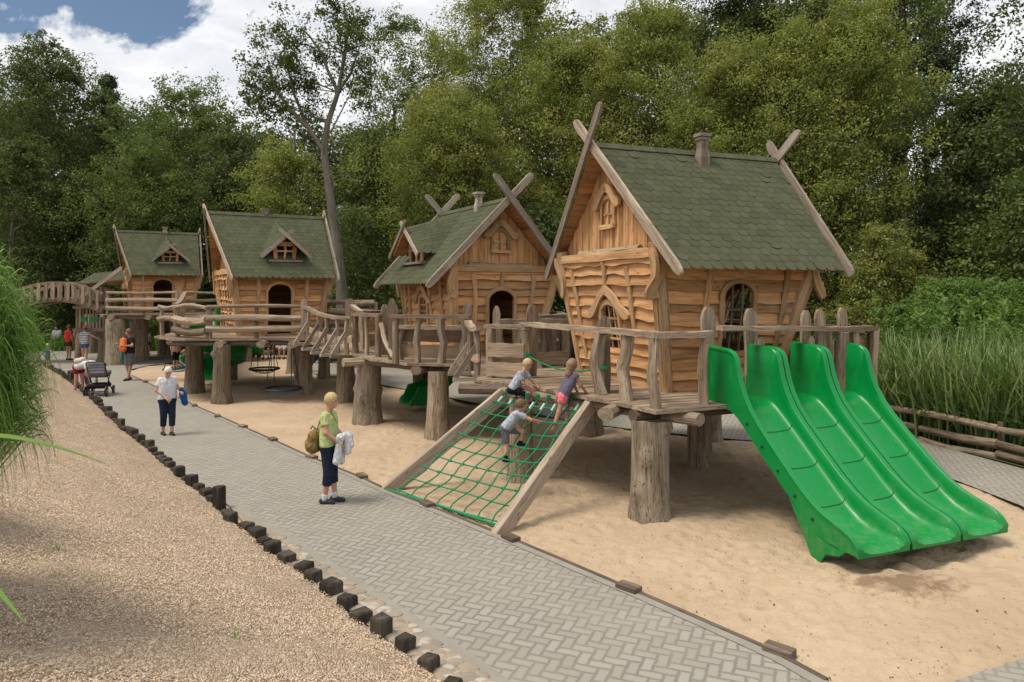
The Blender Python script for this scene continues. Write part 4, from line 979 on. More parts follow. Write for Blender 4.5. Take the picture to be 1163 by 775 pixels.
# ---------------------------------------------------------------- links between decks
def hang_bridge(name, label, A0, A1, B0, B1, sag, n, braces=True):
    """A0-A1 one side rail foot line, B0-B1 the other"""
    A0, A1, B0, B1 = map(Vector, (A0, A1, B0, B1)); root = thing(name, label, 'bridge', (A0 + B1) / 2 - V3(0, 0, .2), 'plank bridges between the decks')
    cv = lambda a, b, t, o=0: a.lerp(b, t) - V3(0, 0, sag * 4 * t * (1 - t)) + V3(0, 0, o)
    mb = MB()
    for i in range(n * 2):
        t0, t1 = i / (n * 2), (i + .93) / (n * 2); a, b, c, d = cv(A0, A1, t0), cv(A0, A1, t1), cv(B0, B1, t1), cv(B0, B1, t0)
        mb.prism([a, b, c, d], V3(0, 0, -.05), axis=(c - b))
    mb.build('walkway', 'grey_wood', root)
    for P0, P1, sg in ((A0, A1, -1), (B0, B1, 1)):
        mb = MB(); k = 7
        mb.ribbon([cv(P0, P1, j / (k - 1), .88) for j in range(k)], [.16 * (1 + .15 * nz(j, sg)) for j in range(k)], (0, 0, 1), .08); mb.build('rail', 'grey_wood', root)
        mb = MB(); mb.ribbon([cv(P0, P1, j / (k - 1), .35) for j in range(k)], .16, (A0 - B0).normalized(), .04); mb.build('side_board', 'infill', root)
        d = (P1 - P0).normalized(); o = V3(-d.y, d.x, 0) * .42 * (1 if sg > 0 else -1)
        if (A0 - B0).dot(o) * (-sg) < 0: o = -o
        for j in range(n):
            t = (j + .5) / n; p = cv(P0, P1, t)
            mb = MB(); mb.log(p - V3(0, 0, .05), p + V3(0, 0, .9), .065, .055, .03, 8, 4, .2); mb.build('rail_post', 'grey_wood', root, smooth=.7)
            if braces:
                mb = MB(); q = p + o; mb.ribbon([q + V3(0, 0, -.02), p + V3(0, 0, .62)], .10, d, .045); mb.box((q + p) / 2 - V3(0, 0, .06), (q - p) * .62, d * .055, (0, 0, .035)); mb.build('brace', 'grey_board', root)
hang_bridge('plank_bridge', 'sagging plank bridge with triangular side braces between the second and third decks', (-6.0, 20.95, 1.85), (-4.05, 18.35, 1.65), (-5.0, 22.6, 1.85), (-3.6, 20.0, 1.65), .12, 5)
hang_bridge('plank_bridge', 'short sagging plank bridge joining the two nearest decks behind the net', (-.95, 15.5, 1.65), (-.62, 13.9, 1.6), (.35, 16.0, 1.65), (.2, 15.2, 1.6), .08, 2)
hang_bridge('plank_bridge', 'far plank bridge between the third deck and the farthest deck', (-14.2, 31.3, 2.22), (-11.1, 23.8, 1.85), (-13.3, 33, 2.22), (-10.4, 26.4, 1.85), .1, 6, False)
for px, py, r in ((368, 430, .2), (392, 457, .25)):
    t = thing('bridge_pillar', 'broad round pillar under the sagging bridge, mossy on one side' if px > 380 else 'round log pillar behind the sagging bridge, farther back', 'pillar', gp(px, py)); pillar(gp(px, py), 1.6, r, t, 1)
# arched footbridge far left
AB = thing('arched_footbridge', 'long arched wooden footbridge with rows of rough upright slats on both sides', 'footbridge', (-20, 33, 0))
xa0, xa1 = -22.7, -17.9
def arch_z(x): t = (x - xa0) / (xa1 - xa0); return 3.45 - .118 * (x + 19.96) ** 2
for yy_ in (31.6, 33.0):
    for zo, ww in ((.0, .20), (.72, .14)):
        mb = MB(); mb.ribbon([V3(lerp(xa0, xa1, j / 24), yy_, arch_z(lerp(xa0, xa1, j / 24)) + zo - .6) for j in range(25)], ww, (0, -1, 0), .09); mb.build('arch_beam' if zo == 0 else 'handrail', 'grey_wood', AB)
    k = 0; x = xa0 + .15
    while x < xa1:
        mb = MB(); z_ = arch_z(x) - .6; mb.ribbon([V3(x + .05 * nz(j, x * 3), yy_ - .1, z_ + .76 * j / 4) for j in range(5)], [.12 * (1 + .55 * nz(j * 1.1, x * 5)) for j in range(5)], (0, -1, 0), .05); mb.build('slat', 'grey_wood', AB); x += .32
mb = MB()
for j in range(40):
    x = lerp(xa0, xa1, j / 40); mb.box(V3(x, 32.3, arch_z(x) - .58), V3(.08, 0, .0), V3(0, .72, 0), V3(0, 0, .03))
mb.build('walkway', 'grey_wood', AB)
# lookout tower with a small dark roof beside the arched bridge
TW = thing('lookout_tower', 'small timber lookout with a low dark green roof at the arched bridge end', 'lookout', (-19, 33.5, 0))
for x, y, h in ((-19.6, 32.6, 3.3), (-18.3, 32.6, 3.3), (-19.6, 34.6, 3.3), (-18.3, 34.6, 3.3)):
    mb = MB(); mb.log((x, y, -.1), (x + .05, y, h), .16, .13, .05, 9, 6, .15); mb.build('post', 'grey_wood', TW, smooth=.8)
for x0_ in range(9):
    mb = MB(); x = -19.55 + x0_ * .15; mb.ribbon([V3(x, 32.45, 1.5), V3(x, 32.45, 2.5)], .07, (0, -1, 0), .04); mb.build('slat', 'grey_wood', TW)
mb = MB(); mb.box((-18.95, 32.42, 1.48), (.75, 0, 0), (0, .06, 0), (0, 0, .07)); mb.box((-18.95, 32.42, 2.5), (.75, 0, 0), (0, .06, 0), (0, 0, .06)); mb.build('rail', 'grey_wood', TW)
mb = MB(); mb.box((-18.95, 33.6, 1.42), (.8, 0, 0), (0, 1.1, 0), (0, 0, .05)); mb.build('floor', 'grey_wood', TW)
mb = MB(); A_, B_, C_, D_ = V3(-19.5, 32.3, 3.55), V3(-17.2, 32.3, 3.75), V3(-17.4, 33.7, 4.25), V3(-19.5, 33.7, 4.05)
shingle_slope(A_, B_, C_, D_, mb); shingle_slope(V3(-17.2, 35.1, 3.75), V3(-19.5, 35.1, 3.55), D_, C_, mb); rt = mb.build('roof', 'roof_green', TW)
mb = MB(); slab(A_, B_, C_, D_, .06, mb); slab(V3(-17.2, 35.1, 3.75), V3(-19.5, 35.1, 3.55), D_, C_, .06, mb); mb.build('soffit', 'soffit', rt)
mb = MB(); barge(V3(-19.0, 31.9, 2.95), V3(-17.3, 31.9, 4.2), .1, .1, .16, V3(0, -1, 0), .06, mb, 0); mb.build('barge_board', 'grey_board', TW)
mb = MB(); mb.box((-19.2, 32.40, 1.95), (.12, 0, 0), (0, .02, 0), (0, 0, .1)); mb.box((-18.75, 32.40, 1.95), (.2, 0, 0), (0, .02, 0), (0, 0, .1)); mb.build('panel', 'slide_green', TW)
# ---------------------------------------------------------------- slides
SL_PROF = [(-1.0, 1.62, .80), (-1.50, 1.60, .79), (-1.60, 1.57, .78), (-1.65, 1.54, .75), (-1.69, 1.515, .64), (-1.74, 1.475, .50), (-1.82, 1.41, .385), (-1.95, 1.30, .30), (-2.12, 1.155, .265), (-2.45, .875, .25), (-2.80, .58, .25),
           (-3.0, .43, .25), (-3.18, .325, .25), (-3.36, .265, .24), (-3.54, .24, .21), (-3.66, .235, .17), (-3.74, .225, .12), (-3.79, .20, .07)]
def slide_lane(name, label, fr, u0, wd, zoff=0.0, prof=SL_PROF, group=None, seams=(-1.98, -2.45, -2.92), fins=()):
    root = thing(name, label, 'slide', fr.p(u0 + wd / 2, prof[-1][0], 0) * 1.0, group)
    root.location.z = 0.0
    a = wd / 2 - .012; base = fr.o.z
    def sec(zb, h, bot):
        hp = [(-a, bot), (-a, zb + h * .5), (-a, zb + h - .035), (-a - .012, zb + h - .03), (-a - .012, zb + h), (-a + .012, zb + h + .016), (-a + .055, zb + h + .014), (-a + .075, zb + h - .012), (-a + .088, zb + max(.09, h * .5)), (-a + .10, zb + .075), (-a + .13, zb + .03), (-a + .19, zb + .006), (-a + .30, zb), (0, zb - .004)]
        hp[-6] = (hp[-6][0], zb + h * .5 if h > .1 else zb + h * .7)
        if h < .1: hp[9] = (hp[9][0], zb + h * .45)
        r = [(-x, z) for x, z in reversed(hp[:-1])]
        return hp + r
    mb = MB(); rows = []
    for v, zb, h in prof:
        bot = zb - .07
        if v < -3.3: bot = zb - lerp(.07, .03, (-3.3 - v) / .5)
        rows.append([fr.p(u0 + wd / 2 + x, v, z + zoff - base) for x, z in sec(zb, h, bot)])
    # refine
    n = len(rows[0]); vs = [p for r in rows for p in r]
    fs = [(i * n + k, (i + 1) * n + k, (i + 1) * n + (k + 1) % n, i * n + (k + 1) % n) for i in range(len(rows) - 1) for k in range(n)]
    fs += [tuple(range(n)), tuple(range(len(vs) - 1, len(vs) - n - 1, -1))]
    mb.add(vs, fs); o = mb.build('chute', 'slide_green', root, smooth=.75)
    for vv in seams:
        i = max(j for j in range(len(prof)) if prof[j][0] >= vv); t = (vv - prof[i][0]) / (prof[i + 1][0] - prof[i][0])
        pts = [rows[i][k].lerp(rows[i + 1][k], t) for k in range(9, n - 9)]
        nr = (rows[i + 1][13] - rows[i][13]).normalized().cross(fr.u).normalized(); nr = nr if nr.z > 0 else -nr
        m2 = MB(); m2.ribbon([p + nr * .002 for p in pts], .011, nr, .002); m2.build('joint_seam', 'seam', root)
    if fins:
        for x in fins:
            m4 = MB(); xx = u0 + (.012 if x < 0 else wd - .012 - .03)
            m4.prism([fr.p(xx, v, z_ + zoff - base) for v, z_ in ((-2.62, .70), (-3.0, .36), (-3.3, .23), (-3.62, .20), (-3.50, .10), (-3.30, .06), (-3.22, -.06), (-3.08, -.06), (-2.95, .18))], fr.u * .03); m4.build('side_fin', 'slide_green', root, bevel=.008)
    for k in range(6):
        i = 9 + k; v, zb, h = prof[min(i, len(prof) - 3)]
        if fins and k < 5:
            vv = lerp(-1.9, -3.1, k / 4); j = max(q for q in range(len(prof) - 1) if prof[q][0] >= vv); t = (vv - prof[j][0]) / (prof[j + 1][0] - prof[j][0]); zz_ = lerp(prof[j][1], prof[j + 1][1], t)
            m5 = MB(); m5.ball(fr.p(u0 + (.008 if fins[0] < 0 else wd - .008), vv, zz_ + .06 + zoff - base), .022, 8); m5.build('bolt', 'seam', root)
    # legs under the chute
    m3 = MB(); m3.tube([fr.p(u0 + wd / 2, -2.75, -base - .2), fr.p(u0 + wd / 2, -2.75, .58 + zoff - base)], .03, 8); m3.build('leg', 'steel', root)
    return root
plain('seam', (0.003, 0.05, 0.02), .6); plain('steel', (0.3, 0.3, 0.3), .4, .5, .1, 8, .8)
SG = 'green slides side by side'
F1g = Frame(2.52, 11.76, 1.6, a1); w3 = 2.575 / 3
slide_lane('slide', 'green plastic slide nearest the front pillar, leftmost of the three lanes', F1g, .03, w3 - .02, group=SG, fins=(-1,))
slide_lane('slide', 'green plastic slide in the middle of the three lanes', F1g, .03 + w3, w3 - .02, group=SG)
slide_lane('slide', 'green plastic slide farthest from the front pillar, rightmost of the three lanes', F1g, .03 + 2 * w3, w3 - .02, group=SG, fins=(1,))
ex = gp(463, 467); dv = Vector((.86, .51, 0)); F2s = Frame(ex.x + dv.x * 3.7, ex.y + dv.y * 3.7, 1.6, math.atan2(-dv.x, dv.y))
slide_lane('slide', 'single green slide ending in the sand underneath the second house', F2s, -.4, .8, prof=[(-1.9, 1.30, .30)] + SL_PROF[8:12] + [(v, z_, .42 if v > -3.6 else h) for v, z_, h in SL_PROF[12:]], seams=())
# spiral slide under the third deck
def spiral(c, r0, r1, z0, z1, a0, turns, name, label):
    root = thing(name, label, 'slide', (c[0], c[1], 0)); mb = MB(); rows = []; n = 40
    for i in range(n + 1):
        t = i / n; a = a0 + turns * 2 * math.pi * t; z = lerp(z0, z1, t); e = Vector((math.cos(a), math.sin(a), 0)); o = Vector((c[0], c[1], z))
        rows.append([o + e * r + V3(0, 0, h) for r, h in ((r0, -.04), (r0, .22), (r0 + .05, .24), (r0 + .09, .05), (r0 + .2, 0), (lerp(r0, r1, .65), .02), (r1 - .12, .12), (r1 - .05, .50), (r1, .52), (r1 + .03, .45), (r1 - .02, .0), (r1 - .2, -.05))])
    m_ = len(rows[0]); vs = [p for r in rows for p in r]
    fs = [(i * m_ + k, (i + 1) * m_ + k, (i + 1) * m_ + (k + 1) % m_, i * m_ + (k + 1) % m_) for i in range(n) for k in range(m_)] + [tuple(range(m_)), tuple(range(len(vs) - 1, len(vs) - m_ - 1, -1))]
    mb.add(vs, fs); mb.build('chute', 'slide_green', root, smooth=.8)
    m2 = MB(); m2.tube([(c[0], c[1], -.2), (c[0], c[1], z0 + .9)], .09, 10); m2.build('post', 'slide_green', root, smooth=.8)
spiral((-10.0, 24.5), .12, .95, 1.75, .25, 2.2, 1.15, 'spiral_slide', 'dark green spiral slide winding down behind the two front pillars of the third deck')
spiral((-12.3, 33.5), .12, .72, 1.9, .3, .6, 1.0, 'spiral_slide', 'far green spiral slide half hidden behind the third deck, near the seated crowd')

# ---------------------------------------------------------------- climbing net
plain('rope_green', (0.008, 0.19, 0.075), .7, .3, .25, 30); plain('clamp', (0.45, 0.48, 0.46), .4, .4)
plain('rope_dark', (0.03, 0.03, 0.032), .8); plain('ring_black', (0.018, 0.018, 0.02), .5, .4); plain('rope_blue', (0.05, 0.13, 0.22), .8)
CN = thing('climbing_net', 'sloping green rope climbing net between two grey timber beams, children climbing on it', 'climbing net', gp(510, 585))
TL, TR, BL, BR = V3(-.17, 12.42, 1.50), V3(1.20, 11.45, 1.50), V3(-1.9, 11.5, .07), V3(-.17, 9.80, .07)
def npnt(s, t): 
    p = TL.lerp(TR, s).lerp(BL.lerp(BR, s), t); return p - V3(0, 0, .13 * math.sin(math.pi * s) * (.35 + .65 * math.sin(math.pi * min(1, t * 1.1))))
mb = MB(); ncol, nrow = 8, 9
for i in range(ncol): mb.tube([npnt((i + .5) / ncol + (.02 * math.sin(j) if 0 < j < 18 else 0), j / 18) for j in range(19)], .0115, 6, rnd=.5)
for j in range(1, nrow + 1): mb.tube([npnt(i / 16, (j - .15) / nrow - .028 * math.sin(math.pi * i / 16) ** 2 * (1 if j < nrow else 0)) for i in range(17)], .0115, 6, rnd=.5)
mb.build('rope_net', 'rope_green', CN, smooth=2)
for j in range(1, nrow):
    for i in range(ncol):
        s = (i + .5) / ncol; mb = MB(); mb.ball(npnt(s, (j - .15) / nrow - .028 * math.sin(math.pi * s) ** 2), .027, 7, sc=(1, 1, .8)); mb.build('knot', 'rope_green', CN, smooth=2)
for i in range(ncol):
    s = (i + .5) / ncol; a = npnt(s, 0) + V3(0, 0, .03); b = npnt(s, .09); mb = MB(); mb.tube([a.lerp(b, .5), b], .022, 8); mb.build('clamp', 'clamp', CN, smooth=.8)
    mb = MB(); mb.box(a, (.035, 0, 0), (0, .04, 0), (0, 0, .045)); mb.build('bracket', 'rope_green', CN, bevel=.01)
mb = MB(); mb.tube([BL + V3(-.12, .12, -.02), BL.lerp(BR, .5) + V3(0, 0, -.01), BR + V3(.1, -.1, -.02)], .022, 8); mb.build('bottom_rope', 'rope_green', CN, smooth=.8)
for p, q in ((gp(444, 557, .0), V3(-.12, 12.46, 1.46)), (gp(569, 606, .0), V3(1.30, 11.40, 1.50))):
    mb = MB(); d = (q - p).normalized(); sd_ = V3(d.y, -d.x, 0).normalized(); up = sd_.cross(d).normalized(); up = up if up.z > 0 else -up
    k = 6; pts = [p.lerp(q, j / k) - d * .15 * (1 - j / k) for j in range(k + 1)]
    mb.ribbon([x - up * .10 for x in pts], .115, up, .23); mb.build('side_beam', 'grey_board', CN, bevel=.012)
GR = thing('safety_rope', 'sagging green rope strung across the deck opening above the net', 'rope', (.8, 12.6, 2.0))
mb = MB(); a, b = V3(.28, 13.45, 2.05), V3(1.47, 11.55, 2.02); mb.tube([a.lerp(b, j / 10) - V3(0, 0, .16 * 4 * (j / 10) * (1 - j / 10)) for j in range(11)], .014, 6); mb.build('rope', 'rope_green', GR, smooth=2)
mb = MB(); mb.lathe(a, [(.095, -.03), (.095, .03)], 10); mb.build('rope_wrap', 'rope_green', GR); mb = MB(); mb.lathe(b, [(.095, -.02), (.095, .02)], 10); mb.build('rope_wrap', 'rope_green', GR)

# ---------------------------------------------------------------- basket swings
def swing(c, r, top, label, tilt=0.0):
    c = Vector(c); root = thing('basket_swing', label, 'swing', c, 'round basket swings'); n = 24
    ang = [2 * math.pi * k / n for k in range(n)]
    P = lambda a, q, h=0: c + V3(q * math.cos(a), q * math.sin(a), h + tilt * q * math.cos(a))
    mb = MB(); pts = [P(a, r) for a in ang] + [P(0, r), P(ang[1], r)]; mb.tube(pts, .035, 8, False); mb.build('ring', 'ring_black', root, smooth=2)
    mb = MB(); dep = .17
    for q in (.3, .6, .85): mb.tube([P(a, r * q, -dep * (1 - q * q)) for a in ang + [0.0]], .008, 4, False)
    for k in range(12): mb.tube([P(ang[2 * k], r * q, -dep * (1 - q * q)) for q in (0, .3, .6, .85, 1)], .008, 4)
    mb.build('net', 'rope_blue', root)
    for k, tx in ((3, .28), (9, -.28), (15, -.28), (21, .28)):
        mb = MB(); mb.tube([P(ang[k], r), Vector((c.x + tx, c.y + .12 * math.sin(ang[k]), top))], .013, 6); mb.build('rope', 'rope_dark', root)
    return root
swing((-6.75, 21.25, .36), .53, 1.68, 'near round basket swing with a black ring, empty under the third deck')
swing((-8.95, 26.1, .42), .52, 1.68, 'smaller looking empty basket swing farther back beneath the third deck')
swing((-11.95, 26.1, .48), .6, 1.85, 'basket swing loaded with children, hanging left of the third deck', .12)

# ---------------------------------------------------------------- log fence behind the back path
LF = thing('log_fence', 'low fence of three long horizontal logs between the back path and the reeds', 'fence', gp(1100, 520))
bl = resample([Vector((p.x, p.y, 0)) for p in BF], 2.6)
off = lambda p, i: p + V3(.12, .12, 0)
for i in range(len(bl) - 1):
    a, b = off(bl[i], i), off(bl[i + 1], i + 1)
    for zq, r in ((.13, .085), (.37, .08), (.64, .07)):
        mb = MB(); mb.log(a + V3(0, 0, zq + R.uniform(-.03, .03)), b + V3(0, 0, zq + R.uniform(-.03, .03)), r * R.uniform(.85, 1.1), r * R.uniform(.85, 1.1), R.uniform(.02, .07), 9, 7, .15); mb.build('fence_log', 'log', LF, smooth=.8)
    mb = MB(); mb.log(a + V3(.12, .12, -.1), a + V3(.12, .12, .74), .07, .06, .02, 8, 4, .2); mb.build('fence_post', 'dark_beam', LF, smooth=.8)

# ---------------------------------------------------------------- vegetation
def leaf_quads(cen, rad, npc, size, rng, up=.35, droop=0.0, wide=.5, shell=True):
    """cen (N,3), rad (N,) or (N,3) -> verts, rnd"""
    N_ = len(cen); rad = np.asarray(rad, float); rad = rad[:, None] * np.ones(3) if rad.ndim == 1 else rad
    c = np.repeat(cen, npc, 0); r = np.repeat(rad, npc, 0); m_ = len(c)
    d = rng.normal(size=(m_, 3)); d[:, 2] += up; d /= np.linalg.norm(d, axis=1)[:, None] + 1e-9
    q = rng.random(m_) ** (.45 if shell else .6)
    lump = 1 + .35 * np.sin(d[:, 0] * 5 + c[:, 1] * 9) * np.sin(d[:, 1] * 5 + c[:, 0] * 7)
    p = c + d * (q * lump)[:, None] * r
    nn = d * 1.1 + rng.normal(size=(m_, 3)) * .62; nn[:, 2] += .25; nn /= np.linalg.norm(nn, axis=1)[:, None]
    a = rng.normal(size=(m_, 3)); a[:, 2] -= droop * 2; a -= nn * (a * nn).sum(1)[:, None]; a /= np.linalg.norm(a, axis=1)[:, None] + 1e-9
    b = np.cross(nn, a)
    s = size * rng.uniform(.6, 1.35, m_); a *= (s * .5)[:, None]; b *= (s * .5 * wide)[:, None]
    vs = np.stack([p - a, p + b - a * .1, p + a, p - b - a * .1], 1).reshape(-1, 3)
    cr = np.repeat(np.clip(rng.normal(.5, .17, N_), 0, 1), npc); rn = np.clip(cr + rng.normal(0, .16, m_), 0, 1)
    return vs, np.repeat(rn, 4)
def make_tree(name, label, cat, base, height, cr, cb=.25, leaf='leaf_mid', bark='bark', seed=1, ncl=120, npc=150, lsize=.17, style='round', lean=(0, 0), tr=None, group=None, clr=1.0, limbs=9, vis_trunk=True, ysq=.8, droop=0.0, cen_list=None, trunk_pts=None):
    rng = np.random.default_rng(seed); rs = random.Random(seed); base = Vector(base)
    root = thing(name, label, cat, base, group); tr = tr or height * .022 + .05
    tp = [Vector(p) for p in trunk_pts] if trunk_pts else [base + V3(lean[0] * t + .25 * nz(t * 3, seed), lean[1] * t + .25 * nz(seed, t * 3), height * .93 * t - .3 * (t == 0)) for t in [i / 9 for i in range(10)]]
    tp = tp if trunk_pts else tp[:8]
    nT = len(tp) - 1
    mb = MB(); mb.tube(tp, [tr * (1.35 if i == 0 else 1) * (1 - .88 * i / nT) + .015 for i in range(nT + 1)], 10, False, .18)
    def tpos(f): x = f * nT; i = min(int(x), nT - 1); return tp[i].lerp(tp[i + 1], x - i)
    # crown envelope
    def env(f):
        if style == 'cone': return max(.05, (1 - f) ** .9) * (1 if f > .03 else .7)
        if style == 'column': return math.sin(math.pi * min(1, .12 + .85 * f)) ** .5
        return max(.12, math.sin(math.pi * (.10 + .84 * f)) ** .62)
    cen = []; rad = []; lp = []
    for k in range(limbs):
        f = lerp(cb * .75, .86, (k + rs.random() * .6) / limbs); p0 = tpos(min(.97, f)); an = k * 2.4 + rs.uniform(-.5, .5); fe = (f - cb * .75) / (1 - cb * .75)
        ln = cr * env(min(1, fe + .12)) * rs.uniform(.6, .92); pts = [p0]; dr = V3(math.cos(an), math.sin(an) * ysq, .75 if style != 'cone' else -.1)
        for j in range(1, 6): pts.append(p0 + V3(dr.x * ln * j / 5, dr.y * ln * j / 5, dr.z * ln * (j / 5) * (1.0 if style == 'cone' else .9 - .25 * j / 5)) + V3(rs.uniform(-.12, .12), rs.uniform(-.12, .12), rs.uniform(-.12, .12)) * ln * .3)
        mb.tube(pts, [max(.012, tr * .5 * (1 - f * .6) * (1 - j / 5.6)) for j in range(6)], 7, False, .1); lp += pts[1:]
    for k in range(ncl):
        f = rs.random() ** .85; h = lerp(cb, 1.0, f) * height
        an = rs.uniform(0, 6.283); q = math.sqrt(rs.uniform(.18, 1)) * cr * env(f) * (1 + .34 * math.sin(an * 3 + seed + f * 7) + .12 * math.sin(an * 5 + f * 13))
        ax = tpos(min(.97, h / height)); c = Vector((ax.x + q * math.cos(an), ax.y + q * math.sin(an) * ysq, base.z + h - .25 * clr))
        cen.append(c); rad.append(clr * rs.uniform(.65, 1.35) * (.55 + .45 * env(f)))
    if cen_list: cen = [Vector(c[:3]) for c in cen_list]; rad = [c[3] for c in cen_list]
    lp = lp or tp[4:]
    for c in cen[::2]:
        n_ = min(lp, key=lambda p: (p - c).length_squared)
        if (n_ - c).length < cr * 1.2: mb.tube([n_, n_.lerp(c, .5) + V3(0, 0, .12), c], [.03, .02, .008], 4, False)
    mb.build('trunk', bark, root, smooth=2)
    cen = np.array([tuple(c) for c in cen]); rad = np.array(rad)
    if npc >= 200:
        q_ = rng.normal(size=(len(cen), 6, 3)) * np.array([.55, .55, .42]); cen = (cen[:, None] + q_ * rad[:, None, None]).reshape(-1, 3); rad = np.repeat(rad, 6) * rng.uniform(.35, .72, len(cen)); npc = npc // 6
    r3 = np.stack([rad, rad * .95, rad * (.72 if style != 'cone' else .4)], 1)
    vs, rn = leaf_quads(cen, r3, npc, lsize, rng, droop=droop)
    raw_mesh('crown', vs, np.arange(len(vs)).reshape(-1, 4), leaf, rn, root)
    return root
def T(px, top, hw, D, name, label, cat='tree', zb=0.0, **k):
    z = 3.25 + (HZ - top) / F * D; x = (px - CX) / F * D
    return make_tree(name, label, cat, (x, D, zb), z - zb, hw / F * D, **k)
OL = dict(leaf='leaf_olive', npc=640, lsize=.125, clr=1.4, droop=.4)
DK = dict(leaf='leaf_dark', npc=440, lsize=.17, clr=1.5)
T(52, 46, 66, 46, 'deciduous_tree', 'tall dark tree against the cloud at the far left edge', seed=1, ncl=150, cb=.15, **DK)
T(124, 84, 26, 48, 'spruce_tree', 'dark pointed spruce top rising between two leafy trees at left', seed=2, style='cone', leaf='leaf_conifer', ncl=170, npc=120, lsize=.22, clr=.9, cb=.1)
T(205, 88, 78, 45, 'deciduous_tree', 'broad mid green tree with a rounded top under the white cloud, right of the spruce', seed=3, ncl=150, cb=.12, leaf='leaf_mid', npc=360, lsize=.17, clr=1.4)
T(15, 165, 55, 40, 'deciduous_tree', 'low bushy tree with bare grey branches behind the ornamental grass', seed=4, ncl=90, cb=.1, leaf='leaf_dark', npc=240, lsize=.18, bark='pale_bark')
T(95, 205, 50, 43, 'deciduous_tree', 'deep shaded tree directly behind the arched footbridge', seed=41, ncl=120, cb=.03, leaf='leaf_dark', npc=320, lsize=.18, clr=1.3)
T(172, 165, 62, 40, 'larch_tree', 'soft feathery green tree right behind the farthest large playhouse', seed=5, style='round', ncl=150, cb=.05, leaf='leaf_mid', npc=330, lsize=.14, clr=1.15)
T(262, 150, 45, 42, 'deciduous_tree', 'dark green tree between the two far playhouses', seed=6, ncl=100, cb=.08, **DK)
T(325, 165, 45, 37, 'sallow_tree', 'greyish green bushy tree left of the leaning pale trunk', seed=7, ncl=110, cb=.05, leaf='leaf_olive', npc=330, lsize=.13, clr=1.05)
# oak with the pale leaning trunk
D = 30.0
trk = [at(392, 352, D), at(388, 325, D), at(381, 270, D), at(374, 215, D), at(368, 172, D), at(372, 140, D), at(384, 105, D), at(392, 60, D), at(396, 25, D)]; trk[0].z = -.3
ok = make_tree('oak_tree', 'tree with a tall pale leaning trunk and ragged open crown behind the third playhouse', 'tree', (trk[0].x, D, 0), 12.5, 2.6, leaf='leaf_dark', bark='pale_bark', seed=8, limbs=0, tr=.235, trunk_pts=trk,
     npc=480, lsize=.14, cen_list=[(*at(px, py, D + dd), r * 1.45) for px, py, dd, r in [(310, 60, 0, .7), (325, 45, .5, .8), (340, 40, 0, .6), (300, 85, 0, .7), (318, 85, -.5, .8), (338, 75, 0, .8), (296, 110, 0, .7), (315, 115, .5, .9), (335, 105, -.5, .8), (350, 120, .5, .8), (330, 130, 0, .8), (305, 130, 0, .6), (388, 12, 0, .5), (398, 25, 0, .7), (410, 30, .5, .6), (392, 45, 0, .8), (405, 55, 0, .8), (385, 62, .5, .6), (415, 48, 0, .6), (400, 75, -.5, .7), (350, 140, .8, .7), (395, 100, .3, .6), (408, 95, .3, .6), (375, 12, 0, .4), (300, 100, -.5, .6), (285, 100, 0, .5), (345, 95, 0, .6), (322, 62, -.5, .6)]])
mb = MB()
for pts, r in (([(368, 172), (350, 145), (330, 125), (312, 100), (305, 75)], .16), ([(350, 145), (335, 110), (325, 70), (322, 50)], .09), ([(384, 105), (372, 80), (365, 60), (352, 42), (345, 35)], .11), ([(365, 60), (350, 52), (335, 48)], .05), ([(384, 105), (398, 85), (408, 55)], .08), ([(330, 125), (310, 128), (293, 118)], .06), ([(376, 150), (395, 112), (412, 110)], .05), ([(371, 190), (352, 178), (340, 175)], .05), ([(376, 205), (392, 195), (400, 205)], .04)):
    mb.tube([at(px, py, D + .25 * i * (1 if pts[0][0] % 2 else -1) * .4) for i, (px, py) in enumerate(pts)], [r * .72 * (1 - .8 * i / len(pts)) for i in range(len(pts))], 7, False, .15)
mb.build('limb', 'pale_bark', ok, smooth=2)
T(447, 18, 46, 41, 'ash_tree', 'light airy tree with a rounded feathery top right of the leaning oak', seed=9, ncl=90, cb=.4, leaf='leaf_mid', npc=260, lsize=.14, clr=1.1)
T(425, 150, 42, 39, 'deciduous_tree', 'shaded tree with dark see-through foliage behind the sagging plank bridge', seed=10, ncl=110, cb=.10, leaf='leaf_dark', npc=230, lsize=.16, clr=1.1)
T(512, 118, 62, 34, 'willow_tree', 'rounded olive green willow standing behind the second playhouse chimney', seed=11, ncl=150, cb=.10, **OL)
T(500, 40, 42, 42, 'alder_tree', 'mid height tree with open top left of the tallest willow', seed=12, ncl=90, cb=.25, leaf='leaf_olive', npc=260, lsize=.14, clr=1.1)
T(575, -35, 85, 39, 'willow_tree', 'tallest olive willow in the middle, its crown cut off by the top of the photo', seed=13, ncl=210, cb=.18, **OL)
T(655, 45, 62, 36, 'willow_tree', 'bright yellowish willow left of the crossed gable boards of the nearest house', seed=14, ncl=150, cb=.15, **OL)
T(735, 15, 85, 35, 'willow_tree', 'broad olive willow directly behind the chimney of the nearest house', seed=15, ncl=200, cb=.12, **OL)
T(800, -70, 75, 44, 'deciduous_tree', 'dark tall tree top showing between two willow crowns', seed=16, ncl=130, cb=.3, **DK)
T(845, 55, 72, 32, 'willow_tree', 'pale olive willow behind the crossed boards at the far end of the nearest roof', seed=17, ncl=190, cb=.10, **OL)
T(955, 10, 82, 31, 'willow_tree', 'large sunlit willow hanging beside the right end of the nearest roof', seed=18, ncl=210, cb=.08, **OL)
T(905, -90, 70, 43, 'deciduous_tree', 'tall dark tree standing behind the large sunlit willow', seed=19, ncl=130, cb=.3, **DK)
D = 33.0
